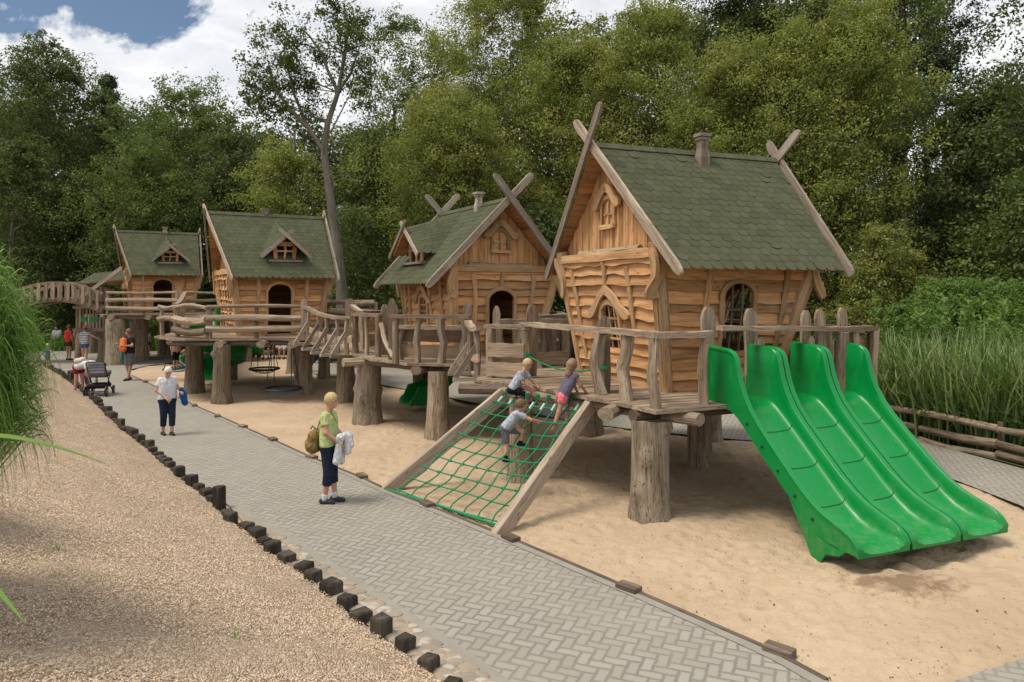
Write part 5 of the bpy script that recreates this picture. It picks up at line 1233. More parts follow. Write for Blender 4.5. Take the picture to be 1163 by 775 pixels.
make_tree('pine_tree', 'tall tree with a dark bent trunk right of the large sunlit willow', 'tree', at(1000, 330, D) * 1.0 - V3(0, 0, 3.25), 17.5, 3.2, cb=.55, leaf='leaf_mid', seed=20, ncl=100, npc=150, lsize=.16, tr=.36, trunk_pts=[V3(at(1000, 330, D).x, D, -.3), at(1003, 280, D), at(1012, 215, D), at(1028, 160, D), at(1036, 110, D), at(1032, 60, D), at(1026, 20, D), at(1020, -40, D), at(1022, -90, D)])
for i, (px, tp_, D_) in enumerate(((1027, -60, 40), (1050, -40, 38), (1075, -20, 43))):
    T(px, tp_, 34, D_, 'pine_tree', ['slender dark pine trunk in the gap left of the deep shade', 'thicker dark pine trunk in the gap at the shade edge', 'dark pine trunk farthest right in the shaded gap'][i], seed=21 + i, ncl=60, cb=.55, leaf='leaf_conifer', npc=120, lsize=.2, tr=.2, limbs=5)
T(1125, 95, 62, 30, 'deciduous_tree', 'dark leafy tree over the bushes near the right edge', seed=25, ncl=160, cb=.08, leaf='leaf_dark', npc=300, lsize=.17, clr=1.0)
T(1190, -60, 75, 27, 'deciduous_tree', 'tree at the right edge whose small leafy twigs hang into the sky gap', seed=26, ncl=120, cb=.3, leaf='leaf_dark', npc=90, lsize=.16, clr=1.0)
T(1190, 200, 70, 26, 'deciduous_tree', 'shaded tree low at the right edge behind the shrubs', seed=27, ncl=120, cb=.06, leaf='leaf_mid', npc=260, lsize=.16)
T(1085, 215, 60, 36, 'deciduous_tree', 'very dark understorey tree in the deepest shade at right', seed=28, ncl=100, cb=.05, leaf='leaf_conifer', npc=190, lsize=.2)
T(1000, 255, 36, 27, 'willow_shrub', 'pale green young willow beside the right end of the nearest house', 'shrub', seed=29, ncl=90, cb=.05, leaf='leaf_olive', npc=260, lsize=.11, clr=.65)
T(620, 235, 40, 33, 'deciduous_tree', 'small dark tree seen in the gap between the two nearest roofs', seed=30, ncl=90, cb=.03, leaf='leaf_dark', npc=170, lsize=.17)
T(400, 235, 40, 33, 'deciduous_tree', 'leafy green bush tree at the foot of the leaning pale trunk', seed=31, ncl=90, cb=.03, leaf='leaf_mid', npc=150, lsize=.16)
# shrubs right
for i, (px, tp_, hw, D_, lf, lb) in enumerate([(1030, 345, 26, 21, 'leaf_bush', 'small fresh green shrub just right of the deck end'), (1065, 322, 34, 22.5, 'leaf_bush', 'rounded bright shrub behind the reeds beside the deck'), (1112, 318, 40, 22, 'leaf_bush', 'large leafy shrub in the middle of the hedge behind the reeds'), (1160, 322, 45, 21, 'leaf_bush', 'tall leafy shrub at the right edge behind the reeds'), (1140, 385, 45, 18.5, 'leaf_bush', 'dense low shrub above the log fence at the right edge'), (1085, 385, 32, 19, 'leaf_mid', 'low shrub with pale seed heads behind the reeds')]):
    T(px, tp_, hw, D_, 'shrub', lb, 'shrub', seed=50 + i, ncl=70, cb=.04, leaf=lf, npc=330, lsize=.085, clr=.5, limbs=5, tr=.05)
# far wood closing the background
rng = np.random.default_rng(77); cs = []; rd = []
for k in range(2000):
    px = rng.uniform(-150, 1330); D_ = rng.uniform(49, 60); lim = np.interp(px, [-150, 0, 110, 160, 280, 300, 480, 560, 1000, 1020, 1085, 1120, 1330], [110, 110, 130, 145, 160, 165, 150, 50, 0, 190, 210, 100, 80])
    zt = H + (HZ - lim) / F * D_; cs.append(((px - CX) / F * D_, D_, zt * rng.random() ** .9)); rd.append(rng.uniform(1.2, 2.1))
vs, rn = leaf_quads(np.array(cs), np.array(rd), 230, .34, rng)
fw = raw_mesh('woodland', vs, np.arange(len(vs)).reshape(-1, 4), 'leaf_far', rn); fw['kind'] = 'stuff'
mb = MB()
for k in range(60):
    px = R.uniform(-100, 1250); D_ = R.uniform(46, 54); x = (px - CX) / F * D_; mb.log((x, D_, -.3), (x + R.uniform(-.6, .6), D_, R.uniform(9, 14)), R.uniform(.14, .26), .08, .3, 7, 6, .1)
fo = mb.build('woodland_trunks', 'bark', smooth=2); fo['kind'] = 'stuff'
# undergrowth along the wood edge
cs = []; rd = []
for k in range(420):
    px = rng.uniform(-60, 1290); D_ = rng.uniform(33, 46) if px < 900 else rng.uniform(24, 40)
    if px < 330 and D_ < 42: D_ = rng.uniform(42.5, 47)
    cs.append(((px - CX) / F * D_, D_, rng.uniform(.2, 1.7))); rd.append(rng.uniform(.5, 1.0))
vs, rn = leaf_quads(np.array(cs), np.array(rd), 150, .17, rng)
ug = raw_mesh('undergrowth', vs, np.arange(len(vs)).reshape(-1, 4), 'leaf_dark', rn); ug['kind'] = 'stuff'
# lawn rise and hedge beyond the arched bridge
me = bpy.data.meshes.new('lawn'); me.from_pydata([(-46, 38.5, -.1), (-10, 38.5, -.1), (-12, 44, 1.9), (-48, 44, 2.0), (-50, 50, 3.0), (-10, 50, 2.6)], [], [(0, 1, 2, 3), (3, 2, 5, 4)]); me.materials.append(MATS['lawn']); lo_ = bpy.data.objects.new('lawn', me); COL.objects.link(lo_); lo_['kind'] = 'structure'
def blades(n, posf, hgt, wid, lean, rng, segs=5, curl=1.0):
    """curved strips; returns verts, faces, rnd"""
    P0 = posf(n); az = rng.uniform(0, 6.283, n); hh = hgt * rng.uniform(.55, 1.15, n); ln = lean * rng.uniform(.3, 1.3, n); ww = wid * rng.uniform(.6, 1.3, n)
    d = np.stack([np.cos(az), np.sin(az), 0 * az], -1); sd_ = np.stack([-np.sin(az), np.cos(az), 0 * az], -1)
    vs = np.zeros((n, segs + 1, 2, 3))
    for j in range(segs + 1):
        t = j / segs; up = hh * (t - .42 * curl * np.clip(ln / hh, 0, 1.4) * t ** 2.6); o = ln * t ** 1.9
        c = P0 + d * o[:, None]; c[:, 2] += up; wj = ww * (1 - t ** 1.6) * (.6 + .8 * min(1, t * 3)) + .0008
        vs[:, j, 0] = c - sd_ * wj[:, None] / 2; vs[:, j, 1] = c + sd_ * wj[:, None] / 2
    b = (np.arange(n) * (segs + 1) * 2)[:, None, None]; j = (np.arange(segs) * 2)[None, :, None]
    fs = (b + j + np.array([0, 1, 3, 2])[None, None]).reshape(-1, 4)
    return vs.reshape(-1, 3), fs, np.repeat(rng.random(n), (segs + 1) * 2)
rng = np.random.default_rng(9)
bfp = np.array([(p.x, p.y) for p in BF])
def reedpos(n):
    t = rng.random(n) ** .8; px = 985 + t * 240; D_ = np.interp(px, [985, 1040, 1163, 1300], [16.4, 15.2, 13.4, 12.2]) + rng.uniform(.15, 3.2, n)
    return np.stack([(px - CX) / F * D_, D_, np.full(n, .05)], -1)
vs, fs, rn = blades(4600, reedpos, 2.35, .042, 1.2, rng)
rd_ = raw_mesh('reeds', vs, fs, 'reed', rn); rd_['kind'] = 'stuff'
cs = []; rd = []
for k in range(330):
    px = rng.uniform(1000, 1230); D_ = np.interp(px, [985, 1040, 1163, 1300], [19.5, 18.5, 17, 16]) + rng.uniform(0, 4.5); x = (px - CX) / F * D_; hh = rng.uniform(1.0, 3.1) * (.55 if px < 1025 else 1); lx, ly = rng.normal(0, .12, 2)
    for j in range(5): cs.append((x + lx * j, D_ + ly * j, hh * (j + .7) / 5)); rd.append((.20 - .02 * j, .20 - .02 * j, hh * .13))
vs, rn = leaf_quads(np.array(cs), np.array(rd), 30, .16, rng, droop=.5, wide=.36); o = raw_mesh('tall_herbs', vs, np.arange(len(vs)).reshape(-1, 4), 'leaf_bush', rn); o['kind'] = 'stuff'
def hedgepos(n): return np.stack([rng.uniform(-30, -17.5, n), rng.uniform(38.2, 39.6, n), np.full(n, .0)], -1)
vs, fs, rn = blades(2600, hedgepos, 1.0, .05, .4, rng); o = raw_mesh('tall_grass', vs, fs, 'blade', rn); o['kind'] = 'stuff'
def backgrass(n):
    t = rng.random(n); i = t * (len(bfp) - 1.01); k = i.astype(int); f = (i - k)[:, None]; q = bfp[k] * (1 - f) + bfp[k + 1] * f
    return np.stack([q[:, 0] + .3 + rng.uniform(0, .8, n), q[:, 1] + .3 + rng.uniform(0, 1.4, n), np.full(n, .05)], -1)
vs, fs, rn = blades(5000, backgrass, .45, .018, .35, rng); o = raw_mesh('fence_grass', vs, fs, 'reed', rn); o['kind'] = 'stuff'
# ornamental grass clumps by the camera: arching fountains of blades
def clump(cx_, cy_, n, h, ln, r, label, seed, w_=.015):
    rg = np.random.default_rng(seed); z0 = float(bank_z(np.array([cx_]), np.array([cy_]))[0]) - .05
    a = rg.uniform(0, 6.28, n); q = r * np.sqrt(rg.random(n)); az = a + rg.normal(0, .5, n); u = rg.random(n) ** .7
    L_ = ln * (.12 + .88 * u); hh = h * rg.uniform(.55, 1.0, n) * (1 - .28 * u ** 2); qd = rg.uniform(.52, .84, n) * (.75 + .25 * u); ww = w_ * rg.uniform(.6, 1.3, n)
    P0 = np.stack([cx_ + q * np.cos(a), cy_ + q * np.sin(a), np.full(n, z0)], -1); d = np.stack([np.cos(az), np.sin(az), 0 * az], -1); sd_ = np.stack([-np.sin(az), np.cos(az), 0 * az], -1); sw = rg.normal(0, .10, n)
    sg = 12; vs = np.zeros((n, sg + 1, 2, 3))
    for j in range(sg + 1):
        t = j / sg; c = P0 + d * (L_ * math.sin(t * 1.57) ** 1.5)[:, None] + sd_ * (sw * t * t)[:, None]; c[:, 2] += hh * np.sin(math.pi * t * qd); wj = ww * (1 - t ** 2.2) * (.5 + min(.6, t * 2)) + .0008
        tw = sd_ * .8 + np.array([0, 0, .6]) * np.sin(a * 3 + t)[:, None]; vs[:, j, 0] = c - tw * wj[:, None] / 2; vs[:, j, 1] = c + tw * wj[:, None] / 2
    b_ = (np.arange(n) * (sg + 1) * 2)[:, None, None]; j_ = (np.arange(sg) * 2)[None, :, None]; fs = (b_ + j_ + np.array([0, 1, 3, 2])[None, None]).reshape(-1, 4)
    o = raw_mesh('ornamental_grass', vs.reshape(-1, 3), fs, 'blade', np.repeat(rg.random(n), (sg + 1) * 2)); tag(o, label, 'grass plant'); return o
clump(-4.20, 4.75, 16000, 2.75, .78, .32, 'big arching ornamental grass clump filling the left edge on the wood chip bank', 3)
clump(-6.0, 6.4, 3500, 2.4, .8, .3, 'second ornamental grass clump mostly hidden behind the front one at the left edge', 4)
def weedpos(n):
    k = np.repeat(rng.integers(0, 14, n // 10 + 1), 10)[:n]; wx = np.array([-3.1, -2.4, -2.9, -1.9, -4.2, -1.5, -3.7, -2.1, -5.2, -2.7, -1.2, -3.3, -4.6, -2.2])[k]; wy = np.array([4.3, 4.6, 5.1, 4.4, 6.6, 4.9, 5.9, 5.6, 8.3, 6.2, 4.5, 4.0, 7.2, 3.9])[k]
    x = wx + rng.normal(0, .04, n); y = wy + rng.normal(0, .04, n); return np.stack([x, y, bank_z(x, y)], -1)
vs, fs, rn = blades(150, weedpos, .09, .008, .06, rng); o = raw_mesh('weeds', vs, fs, 'blade', rn); o['kind'] = 'stuff'
def one_blade(pts, w_, mbx): 
    k = 10; P_ = [Vector(p) for p in pts]; out_ = []
    for i in range(k + 1):
        t = i / k; a = P_[0].lerp(P_[1], t); b = P_[1].lerp(P_[2], t); out_.append(a.lerp(b, t))
    mbx.ribbon(out_, [w_ * (1 - (i / k) ** 2) + .001 for i in range(k + 1)], (0.1, -.5, .85), .002)
mb = MB(); one_blade([at(-60, 500, 3.4), at(0, 480, 3.3), at(120, 527, 3.2)], .03, mb); o = mb.build('grass_leaf', 'blade'); tag(o, 'single long green grass leaf arching out over the bank from the left edge', 'leaf')
mb = MB(); one_blade([at(-60, 610, 3.0), at(0, 670, 2.9), at(28, 708, 2.8)], .028, mb); o = mb.build('grass_leaf', 'blade'); tag(o, 'short green grass leaf tip low at the left edge above the wood chips', 'leaf')
# ---------------------------------------------------------------- people: smooth-blended bodies
def surface_net(fn, lo, hi, h):
    lo = np.asarray(lo); n = np.ceil((np.asarray(hi) - lo) / h).astype(int) + 1
    ax = [lo[i] + h * np.arange(n[i]) for i in range(3)]
    G = np.stack(np.meshgrid(*ax, indexing='ij'), -1); D = fn(G)
    S = D < 0; acc = np.zeros((*(n - 1), 3)); cnt = np.zeros(tuple(n - 1))
    sl = lambda a: tuple(slice(a[i], n[i] - 1 + a[i]) for i in range(3))
    cor = [(i, j, k) for i in (0, 1) for j in (0, 1) for k in (0, 1)]
    for a in cor:
        for x in range(3):
            if a[x]: continue
            b = list(a); b[x] = 1; da, db = D[sl(a)], D[sl(b)]; m_ = (da < 0) != (db < 0)
            t = np.where(m_, da / np.where(m_, da - db, 1), 0)
            p = np.array(a, float)[None, None, None] + t[..., None] * (np.array(b) - np.array(a)); acc += np.where(m_[..., None], p, 0); cnt += m_
    act = cnt > 0; idx = -np.ones(act.shape, int); idx[act] = np.arange(act.sum())
    base = np.stack(np.meshgrid(*[np.arange(k - 1) for k in n], indexing='ij'), -1)
    V_ = lo + h * (base[act] + acc[act] / cnt[act][:, None]); Fs = []
    for x in range(3):
        y, z = (x + 1) % 3, (x + 2) % 3
        a = [slice(0, n[i]) for i in range(3)]; b = list(a); a[x] = slice(0, n[x] - 1); b[x] = slice(1, n[x])
        sa, sb = S[tuple(a)], S[tuple(b)]; e = np.argwhere(sa != sb)
        e = e[(e[:, y] > 0) & (e[:, z] > 0) & (e[:, y] < n[y] - 1) & (e[:, z] < n[z] - 1)]
        if not len(e): continue
        oy = np.zeros(3, int); oy[y] = 1; oz = np.zeros(3, int); oz[z] = 1
        q = np.stack([idx[tuple((e - oy - oz).T)], idx[tuple((e - oz).T)], idx[tuple(e.T)], idx[tuple((e - oy).T)]], 1)
        fl = sb[tuple(e.T)]; q[fl] = q[fl][:, ::-1]; Fs.append(q)
    return V_, np.vstack(Fs)
def rc(p, a, b, ra, rb):
    a, b = np.array(a, float), np.array(b, float); d = b - a; t = np.clip(((p - a) @ d) / max(1e-9, d @ d), 0, 1)
    return np.linalg.norm(p - a - t[..., None] * d, axis=-1) - (ra + (rb - ra) * t)
def ell(p, c, R3, M):
    q = ((p - np.array(c)) @ M) / np.array(R3); l = np.linalg.norm(q, axis=-1); return (l - 1) * min(R3)
def smin(a, b, k): h_ = np.clip(.5 + .5 * (b - a) / k, 0, 1); return b + (a - b) * h_ - k * h_ * (1 - h_)
def union(p, prims, k=.03):
    d = None
    for q in prims:
        e = q(p); d = e if d is None else smin(d, e, k)
    return d
SKIN = plain('skin', (0.50, 0.265, 0.185), .55, .35, .10, 6); plain('skin_tan', (0.40, 0.21, 0.135), .55, .35, .10, 6)
for n_, c_ in (('hair_blond', (.46, .33, .16)), ('hair_white', (.62, .58, .52)), ('hair_brown', (.14, .08, .045)), ('hair_dark', (.03, .022, .018)), ('hair_light_brown', (.24, .15, .085))): plain(n_, c_, .6, .4, .55, 45)
for n_, c_ in (('c_lime', (.50, .58, .26)), ('c_navy', (.018, .026, .05)), ('c_black', (.015, .015, .018)), ('c_white', (.66, .67, .70)), ('c_lightgrey', (.42, .45, .52)), ('c_grey', (.14, .14, .15)), ('c_pink', (.78, .20, .24)), ('c_purple', (.13, .115, .17)), ('c_red', (.62, .045, .035)),
               ('c_darkred', (.28, .02, .03)), ('c_denim', (.07, .12, .22)), ('c_orange', (.78, .20, .06)), ('c_blue', (.012, .10, .30)), ('c_olive', (.23, .16, .06)), ('c_cream', (.62, .55, .42)), ('c_shoe', (.06, .06, .07)), ('c_sandal', (.07, .045, .03)), ('c_green', (.06, .30, .08)), ('c_pinkpale', (.60, .36, .32)), ('c_teal', (.03, .25, .25))): cloth(n_, c_)
cloth('c_stripe', (.68, .69, .70), ((.03, .045, .09), 13)); plain('eye', (.02, .015, .012), .3, .5); plain('mouth', (.36, .12, .10), .5); plain('sole', (.5, .48, .45), .7)
def stand(h=1.7, **o):
    J = dict(ankL=(0, .085, .075), ankR=(0, -.085, .075), kneeL=(.02, .09, .47), kneeR=(.02, -.09, .47), hipL=(0, .085, .87), hipR=(0, -.085, .87), shL=(-.01, .165, 1.365), shR=(-.01, -.165, 1.365),
             neck=(0, 0, 1.43), head=(.025, 0, 1.575), elL=(-.03, .225, 1.11), elR=(-.03, -.225, 1.11), wrL=(.05, .23, .87), wrR=(.05, -.23, .87))
    J.update(o); return {k: tuple(x * h / 1.7 for x in v) for k, v in J.items()}
def person(label, J, h, mats, base=None, face=0.0, head_face=None, hair='short', sleeve=.55, leg=1.0, fat=1.0, res=.025, group=None, shoes=True, look_down=0.0, footdir=None, world=False, cap=None, detail=False):
    """J joints: local (forward, left, up) for base/face, or world points when world=True"""
    s = h / 1.7; f = np.array([math.cos(face), math.sin(face), 0]); l = np.array([-f[1], f[0], 0]); up = np.array([0, 0, 1.])
    if not world: b0 = np.array(tuple(base)); J = {k: b0 + f * v[0] + l * v[1] + up * v[2] for k, v in J.items()}
    else: J = {k: np.array(tuple(v)) for k, v in J.items()}
    loc = (J['hipL'] + J['hipR']) / 2; loc = Vector((loc[0], loc[1], min(J['ankL'][2], J['ankR'][2]) - .075 * s))
    root = thing('person', label, 'person', loc, group)
    hf = face if head_face is None else head_face; hfw = np.array([math.cos(hf) * math.cos(look_down), math.sin(hf) * math.cos(look_down), -math.sin(look_down)]); hl = np.array([-math.sin(hf), math.cos(hf), 0]); hu = np.cross(hfw, hl)
    M = np.stack([hfw, hl, hu], 1); kid = 1.0 if h > 1.4 else lerp(1.32, 1.0, (h - .9) / .5); hs = s * kid
    hd = J['head']; mid = lambda a, b, t: a + (b - a) * t
    def torso(e=0.0, low=1.0):
        w_ = s * fat; L_ = []
        for q in 'LR': L_.append(lambda p, q=q: rc(p, mid(mid(J['sh' + q], (J['shL'] + J['shR']) / 2, .42), J['hip' + q], .15), mid(J['hip' + q], (J['sh' + q]), .12), .088 * w_ + e, .095 * w_ + e))
        L_.append(lambda p: rc(p, mid(J['shL'], J['shR'], .05), mid(J['shL'], J['shR'], .95), .046 * s + e, .046 * s + e))
        L_.append(lambda p: rc(p, mid(J['shL'], J['shR'], .5) * .55 + .45 * mid(J['hipL'], J['hipR'], .5), mid(J['hipL'], J['hipR'], .5), .10 * w_ + e, .105 * w_ + e))
        return L_
    def pelvis(e=0.0): return [lambda p: rc(p, J['hipL'], J['hipR'], .102 * s * fat + e, .102 * s * fat + e)]
    def cut(fn, a, b): # flatten the far end of a garment limb
        d = (b - a) / (np.linalg.norm(b - a) + 1e-9); return lambda p: np.maximum(fn(p), (p - b) @ d)
    def limb(a, b, ra, rb, e=0.0, t=1.0, flat=False):
        A, B = J[a], J[b]; E = mid(A, B, t); fn = lambda p: rc(p, A, E, ra * s + e, (ra + (rb - ra) * t) * s + e)
        return cut(fn, A, E) if flat else fn
    arms = [limb('sh' + q, 'el' + q, .047, .037) for q in 'LR'] + [limb('el' + q, 'wr' + q, .037, .025) for q in 'LR']
    legs = [limb('hip' + q, 'knee' + q, .083 * (.5 + .5 * fat), .054) for q in 'LR'] + [limb('knee' + q, 'ank' + q, .055, .036) for q in 'LR']
    fd = {}; feet = []
    for q in 'LR':
        fv = f if footdir is None else np.array(footdir[q] if isinstance(footdir, dict) else footdir, float); fv = fv / np.linalg.norm(fv); fd[q] = fv
        dn = (J['ank' + q] - J['knee' + q]); dn = dn / np.linalg.norm(dn); dn = dn - fv * (dn @ fv); dn = dn / (np.linalg.norm(dn) + 1e-9)
        A = J['ank' + q] + dn * .035 * s - fv * .04 * s; B = J['ank' + q] + dn * .045 * s + fv * .135 * s; feet.append((A, B, q))
    headp = [lambda p: ell(p, hd + hu * .012 * hs, (.092 * hs, .074 * hs, .105 * hs), M), lambda p: ell(p, hd + hfw * .028 * hs - hu * .06 * hs, (.062 * hs, .052 * hs, .055 * hs), M), lambda p: rc(p, J['neck'], hd - hu * .05 * hs - hfw * .015, .052 * s, .048 * s)]
    nose = lambda p: rc(p, hd + hfw * .088 * hs + hu * .008 * hs, hd + hfw * .104 * hs - hu * .028 * hs, .009 * hs, .014 * hs)
    ears = [lambda p, q=q: ell(p, hd + hl * q * .076 * hs - hfw * .008 * hs - hu * .01 * hs, (.02 * hs, .01 * hs, .03 * hs), M) for q in (-1, 1)]
    hands = []
    mb = MB()
    for q in 'LR':
        d = J['wr' + q] - J['el' + q]; d = d / np.linalg.norm(d); sd_ = np.cross(d, up); sd_ = sd_ / (np.linalg.norm(sd_) + 1e-9); pn = np.cross(sd_, d)
        w = J['wr' + q]; side = 1 if q == 'L' else -1
        for o in (-.5, .5): hands.append(lambda p, w=w, d=d, sd_=sd_, o=o: rc(p, w + sd_ * o * .012 * s, w + d * .075 * s + sd_ * o * .042 * s, .019 * s, .017 * s))
        for k, (o, ln) in enumerate(((-1.5, .060), (-.5, .074), (.5, .078), (1.5, .070))):
            a = w + d * .078 * s + sd_ * o * .0175 * s; b = a + d * ln * .5 * s - pn * .012 * s; c = b + d * ln * .38 * s - pn * .032 * s
            mb.tube([a - d * .02, a, b, c], [.0092 * s, .0092 * s, .0085 * s, .0065 * s], 6)
        a = w + d * .025 * s + sd_ * .026 * s * side; b = a + d * .035 * s + sd_ * .028 * s * side; c = b + d * .03 * s + sd_ * .004 * s * side - pn * .008
        mb.tube([a, b, c], [.012 * s, .0105 * s, .008 * s], 6)
    body = torso(-.004) + pelvis(-.004) + arms + legs + headp + hands + [lambda p, A=A, B=B: rc(p, A, B, .034 * s, .030 * s) for A, B, q in feet]
    def fbody(p): return np.minimum(smin(union(p, body, .03 * s), nose(p), .012 * s), np.minimum(ears[0](p), ears[1](p)))
    pts = np.array(list(J.values()) + [A for A, B, q in feet] + [B for A, B, q in feet]); lo, hi = pts.min(0) - .22 * s, pts.max(0) + .22 * s
    def emit(fn, name, m, parent, r=res, extra=None):
        V_, Q = surface_net(fn, lo, hi, r)
        if extra:
            o0 = len(V_); ev = np.array(extra.v); V_ = np.vstack([V_, ev]); faces = [tuple(q) for q in Q] + [tuple(i + o0 for i in q) for q in extra.f]
        else: faces = [tuple(q) for q in Q]
        me = bpy.data.meshes.new(name); me.from_pydata((V_ - np.array(worldpos(parent))).tolist(), [], faces); me.materials.append(MATS[m]); me.polygons.foreach_set('use_smooth', [True] * len(me.polygons)); me.update()
        o = bpy.data.objects.new(name, me); COL.objects.link(o); o.parent = parent; return o
    emit(fbody, 'body', mats.get('skin', 'skin'), root, res, mb)
    e = max(.013, res * .55)
    if 'top' in mats:
        tp = torso(e) + ([limb('sh' + q, 'el' + q, .050, .043, e, sleeve, True) for q in 'LR'] if sleeve > 0 else [])
        nk = lambda p: rc(p, J['neck'] + (hd - J['neck']) * .15, hd, .060 * s, .07 * s)
        hem = (J['hipL'] + J['hipR']) / 2; dn_ = hem - (J['shL'] + J['shR']) / 2; dn_ = dn_ / np.linalg.norm(dn_)
        emit(lambda p: np.maximum(np.maximum(union(p, tp, .03 * s), -nk(p)), (p - hem) @ dn_ - .03 * s), 'top', mats['top'], root)
    if 'bottom' in mats:
        t1, t2 = (leg, 0) if leg <= 1 else (1, leg - 1)
        bt = pelvis(e * .7) + [limb('hip' + q, 'knee' + q, .092 * (.5 + .5 * fat), .064, e, t1, t2 == 0) for q in 'LR'] + ([limb('knee' + q, 'ank' + q, .064, .052, e, t2, True) for q in 'LR'] if t2 else [])
        ws = (J['hipL'] + J['hipR']) / 2; un = (J['shL'] + J['shR']) / 2 - ws; un = un / np.linalg.norm(un)
        emit(lambda p: np.maximum(union(p, bt, .02 * s), (p - ws) @ un - .13 * s), 'bottom', mats['bottom'], root)
    if shoes:
        for A, B, q in feet:
            dn = fd[q]; emit(lambda p, A=A, B=B: smin(rc(p, A, B, .044 * s, .037 * s), rc(p, J['ank' + q] if 0 else A, A + (B - A) * .25 + up * .03 * s, .042 * s, .040 * s), .02), 'shoe', mats.get('shoes', 'c_shoe'), root, min(res, .018))
    if 'sock' in mats:
        for q in 'LR': emit(limb('ank' + q, 'knee' + q, .043, .045, .004, .2, True), 'sock', mats['sock'], root)
    if hair:
        face_c = hd + hfw * .075 * hs - hu * .035 * hs
        hp = [lambda p: ell(p, hd + hu * .022 * hs - hfw * .008 * hs, (.108 * hs, .091 * hs, .117 * hs), M)]
        if hair in ('long', 'pony'): hp.append(lambda p: rc(p, hd - hfw * .05 * hs, hd - hfw * (.085 if hair == 'long' else .10) * hs - (hu * .5 + up * .5) * (.19 if hair == 'long' else .2) * hs, .082 * hs if hair == 'long' else .05 * hs, .06 * hs if hair == 'long' else .03 * hs))
        rgh = lambda p: .007 * np.sin(p[..., 0] * 190 + 3 * np.sin(p[..., 2] * 40)) * np.sin(p[..., 1] * 180 + 2 * np.sin(p[..., 2] * 50))
        emit(lambda p: np.maximum(np.maximum(union(p, hp, .03) + rgh(p), -ell(p, face_c, (.085 * hs, .070 * hs, .085 * hs), M)), (-((p - hd) @ hu) - .055 * hs) if hair == 'short' else -9.0), 'hair', mats['hair'], root, min(res, .016))
    if cap: emit(lambda p: np.minimum(np.maximum(ell(p, hd + hu * .035 * hs, (.112 * hs, .096 * hs, .108 * hs), M), -((p - hd) @ hu) + .03 * hs), rc(p, hd + hfw * .09 * hs + hu * .045 * hs, hd + hfw * .16 * hs + hu * .03 * hs, .02, .014)), 'cap', cap, root, .018)
    if detail:
        for q in (-1, 1):
            m2 = MB(); c = hd + hfw * .084 * hs + hl * q * .031 * hs + hu * .008 * hs; m2.ball(c, .0115 * hs, 8, sc=(1, 1, .75)); m2.build('eye', 'eye', root, smooth=2)
        m2 = MB(); c = hd + hfw * .088 * hs - hu * .062 * hs; m2.tube([c - hl * .024 * hs - hfw * .008, c, c + hl * .024 * hs - hfw * .008], .006 * hs, 6); m2.build('mouth', 'mouth', root, smooth=2)
    root['_j'] = 0; del root['_j']
    return root, J, f, l
def blob(name, label, cat, prims, m, k=.03, res=.016, rough=.0, group=None):
    """soft object from round cones: (a, b, ra, rb)"""
    P_ = np.array([list(q[0]) for q in prims] + [list(q[1]) for q in prims]); r_ = max(max(q[2], q[3]) for q in prims) + .05
    fn = lambda p: union(p, [lambda p, q=q: rc(p, tuple(q[0]), tuple(q[1]), q[2], q[3]) for q in prims], k) + rough * np.sin(p[..., 0] * 55 + 2 * np.sin(p[..., 2] * 23)) * np.sin(p[..., 2] * 38 + p[..., 1] * 47)
    V_, Q = surface_net(fn, P_.min(0) - r_, P_.max(0) + r_, res); c = P_.mean(0)
    me = bpy.data.meshes.new(name); me.from_pydata((V_ - c).tolist(), [], [tuple(q) for q in Q]); me.materials.append(MATS[m]); me.polygons.foreach_set('use_smooth', [True] * len(me.polygons))
    o = bpy.data.objects.new(name, me); COL.objects.link(o); o.location = c
    if label: tag(o, label, cat, group)
    return o
W3 = lambda b, f, l, v: Vector(tuple(np.array(tuple(b)) + f * v[0] + l * v[1] + np.array([0, 0, v[2]])))
# woman in the pale yellow-green shirt
b = gp(374, 571, .04)
p1, J, f, l = person('short haired blonde woman in a pale lime shirt and navy capris watching the net', stand(1.66, elR=(.03, -.215, 1.12), wrR=(.20, -.16, .98), elL=(.02, .20, 1.12), wrL=(.22, .10, .98), ankR=(-.05, -.07, .075), ankL=(.06, .08, .075), head=(.035, 0, 1.575)), 1.66,
       dict(top='c_lime', bottom='c_navy', hair='hair_blond', shoes='c_shoe', sock='c_white'), b, face=-.12, sleeve=.55, leg=1.45, fat=1.06, res=.0125, detail=True, look_down=.08)
W = lambda *v: W3(b, f, l, v)
blob('jacket', 'white jacket with a red lined hem draped over the blonde woman\'s forearm', 'jacket', [(W(.22, -.15, 1.02), W(.27, .10, 1.02), .055, .055), (W(.22, -.13, 1.0), W(.17, -.14, .66), .05, .06), (W(.28, .0, 1.0), W(.30, -.04, .80), .06, .06), (W(.30, .05, 1.0), W(.35, .0, .88), .05, .04), (W(.20, .02, .98), W(.20, -.03, .64), .05, .055)], 'c_white', .03, .012, .0045)
bp = blob('backpack', 'small olive brown backpack hanging low behind the blonde woman in lime', 'backpack', [(W(-.22, -.05, 1.0), W(-.22, .10, 1.0), .10, .10), (W(-.24, -.05, .86), W(-.24, .10, .86), .115, .115), (W(-.33, .0, .90), W(-.33, .06, .86), .055, .055)], 'c_olive', .03, .014, .006)
mb = MB(); mb.ribbon([W(-.2, -.06, 1.0), W(-.10, -.17, 1.2), W(-.04, -.15, 1.38), W(.05, -.06, 1.40), W(.13, .0, 1.2)], .022, W(-1, -.6, 0) - W(0, 0, 0), .01); mb.tube([W(-.3, .02, 1.10), W(-.28, .03, 1.15), W(-.22, .03, 1.10)], .012, 6); mb.build('strap', 'c_olive', bp)
